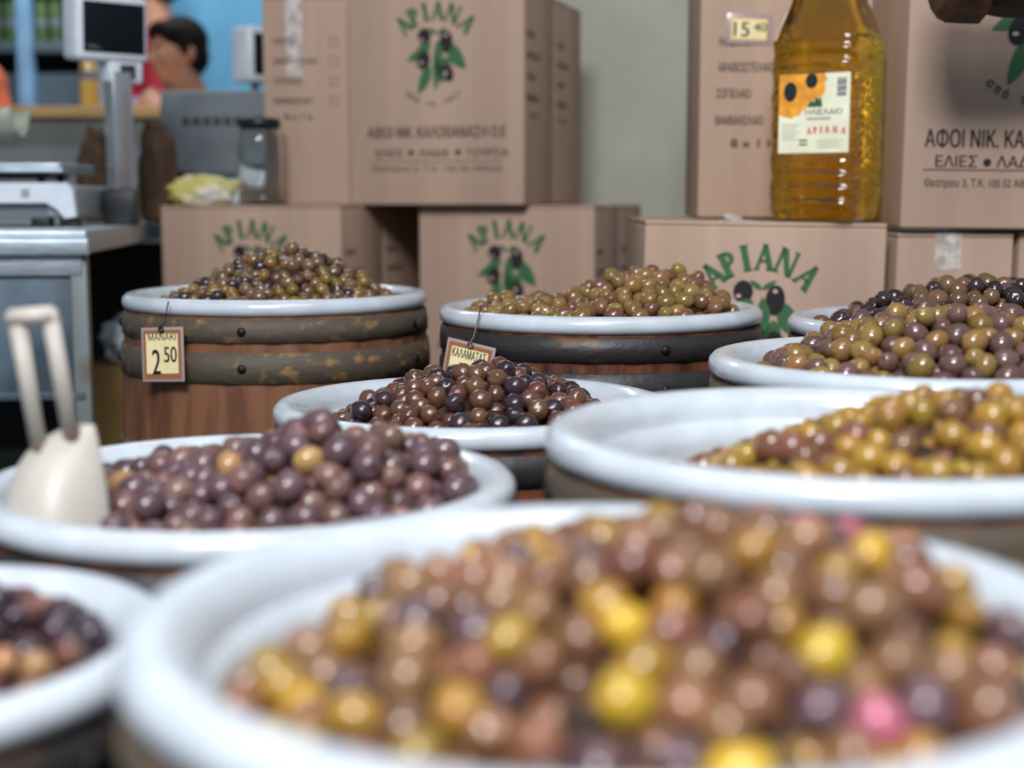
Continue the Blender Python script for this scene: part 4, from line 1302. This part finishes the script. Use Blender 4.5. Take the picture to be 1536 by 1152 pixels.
# stool under the seated person
st = thing('stool', 'round dark stool under the person in the grey shirt', 'stool', (hc.x + .07, Yp + .13, 0))
b = MB(); b.lathe([(1e-4, zs - .83), (.15, zs - .83), (.155, zs - .815), (.15, zs - .80), (1e-4, zs - .797)], 32); b.build('seat', M_DARKP, st)
for k in range(4):
    a = PI/4 + PI/2*k
    b = MB(); b.tube([(.10*math.cos(a), .10*math.sin(a), zs - .831), (.16*math.cos(a), .16*math.sin(a), 0.0)], .011, 10); b.build('leg', M_STEEL, st)

Yq = 4.60
hc2 = at(222, -34, Yq); z2 = hc2.z
person('person in a crimson shirt standing behind the seated one with head cut by the frame',
       (hc2.x, Yq, 0), R_(-72), 'short', mat('crimson_shirt', (178, 32, 58), .8, var=.06, vscale=14),
       dict(hip=(0, .04, z2 - .66), chest=(0, .03, z2 - .40), neck=(0, .02, z2 - .15), head=(0, 0, z2),
            lsh=(.18, .03, z2 - .24), lel=(.23, .02, z2 - .52), lwr=(.24, -.06, z2 - .76), rsh=(-.18, .03, z2 - .24), rel=(-.24, .0, z2 - .52), rwr=(-.25, -.08, z2 - .76),
            lpalm=(1, 0, 0), rpalm=(-1, 0, 0), lkn=(.1, .02, .50), lan=(.1, .05, .08), rkn=(-.1, .02, .50), ran=(-.1, .05, .08)), R_(-25), R_(4), vox=.009)
Yo = 4.05
hc3 = at(-78, 32, Yo); z3 = hc3.z
person('person with black hair in an orange top cut off at the frame edge',
       (hc3.x, Yo, 0), R_(150), 'short', mat('orange_shirt', (214, 104, 74), .8, var=.06, vscale=14),
       dict(hip=(0, .04, z3 - .66), chest=(0, .03, z3 - .40), neck=(0, .02, z3 - .15), head=(0, 0, z3),
            lsh=(.18, .03, z3 - .20), lel=(.23, .02, z3 - .42), lwr=(.20, -.14, z3 - .58), rsh=(-.16, .03, z3 - .18), rel=(-.21, .0, z3 - .40), rwr=(-.20, -.16, z3 - .55),
            lpalm=(1, 0, 0), rpalm=(-1, 0, 0), lkn=(.1, .02, .44), lan=(.1, .05, .08), rkn=(-.1, .02, .44), ran=(-.1, .05, .08)), 0, R_(4), vox=.009)

# ------------------------------------------------------------------ dark wooden thing hanging over the big carton
o = at(1476, 0, 1.72)
root = thing('hanging_keg', 'dark old wooden keg hanging above the large dark cardboard box', 'keg', (o.x, 1.72, o.z))
M_KEG = mat('blackened_wood', (34, 26, 22), 0.6, col2=(20, 17, 16), vscale=20, bump=.3, bscale=40); M_KEGB = mat('brown_keg_end', (78, 48, 30), 0.6, col2=(40, 28, 22), vscale=25, stretch=(1, 1, 1), bump=.3, bscale=40)
s = 1.72 / FPX
b = MB(); b.lathe([(1e-4, -.030), (.052, -.030), (.060, .01), (.062, .06), (.058, .13), (1e-4, .13)], 12, False, Matrix.Translation((.008, 0, .040)) @ Matrix.Rotation(PI/2, 4, 'Y')); b.build('keg_body', M_KEG, root)
b = MB(); b.lathe([(1e-4, -.058), (.054, -.056), (.066, -.046), (.0675, -.020), (.0675, -.006), (.060, -.004), (1e-4, -.004)], 12, False, Matrix.Translation((.001, 0, .040)) @ Matrix.Rotation(PI/2, 4, 'Y')); b.build('keg_end', M_KEGB, root)
b = MB(); b.tube([(.05, 0, .09), (.05, .01, .6), (.05, .04, 2.4 - o.z)], .005, 8); b.build('rope', mat('rope', (96, 78, 56), .9), root)
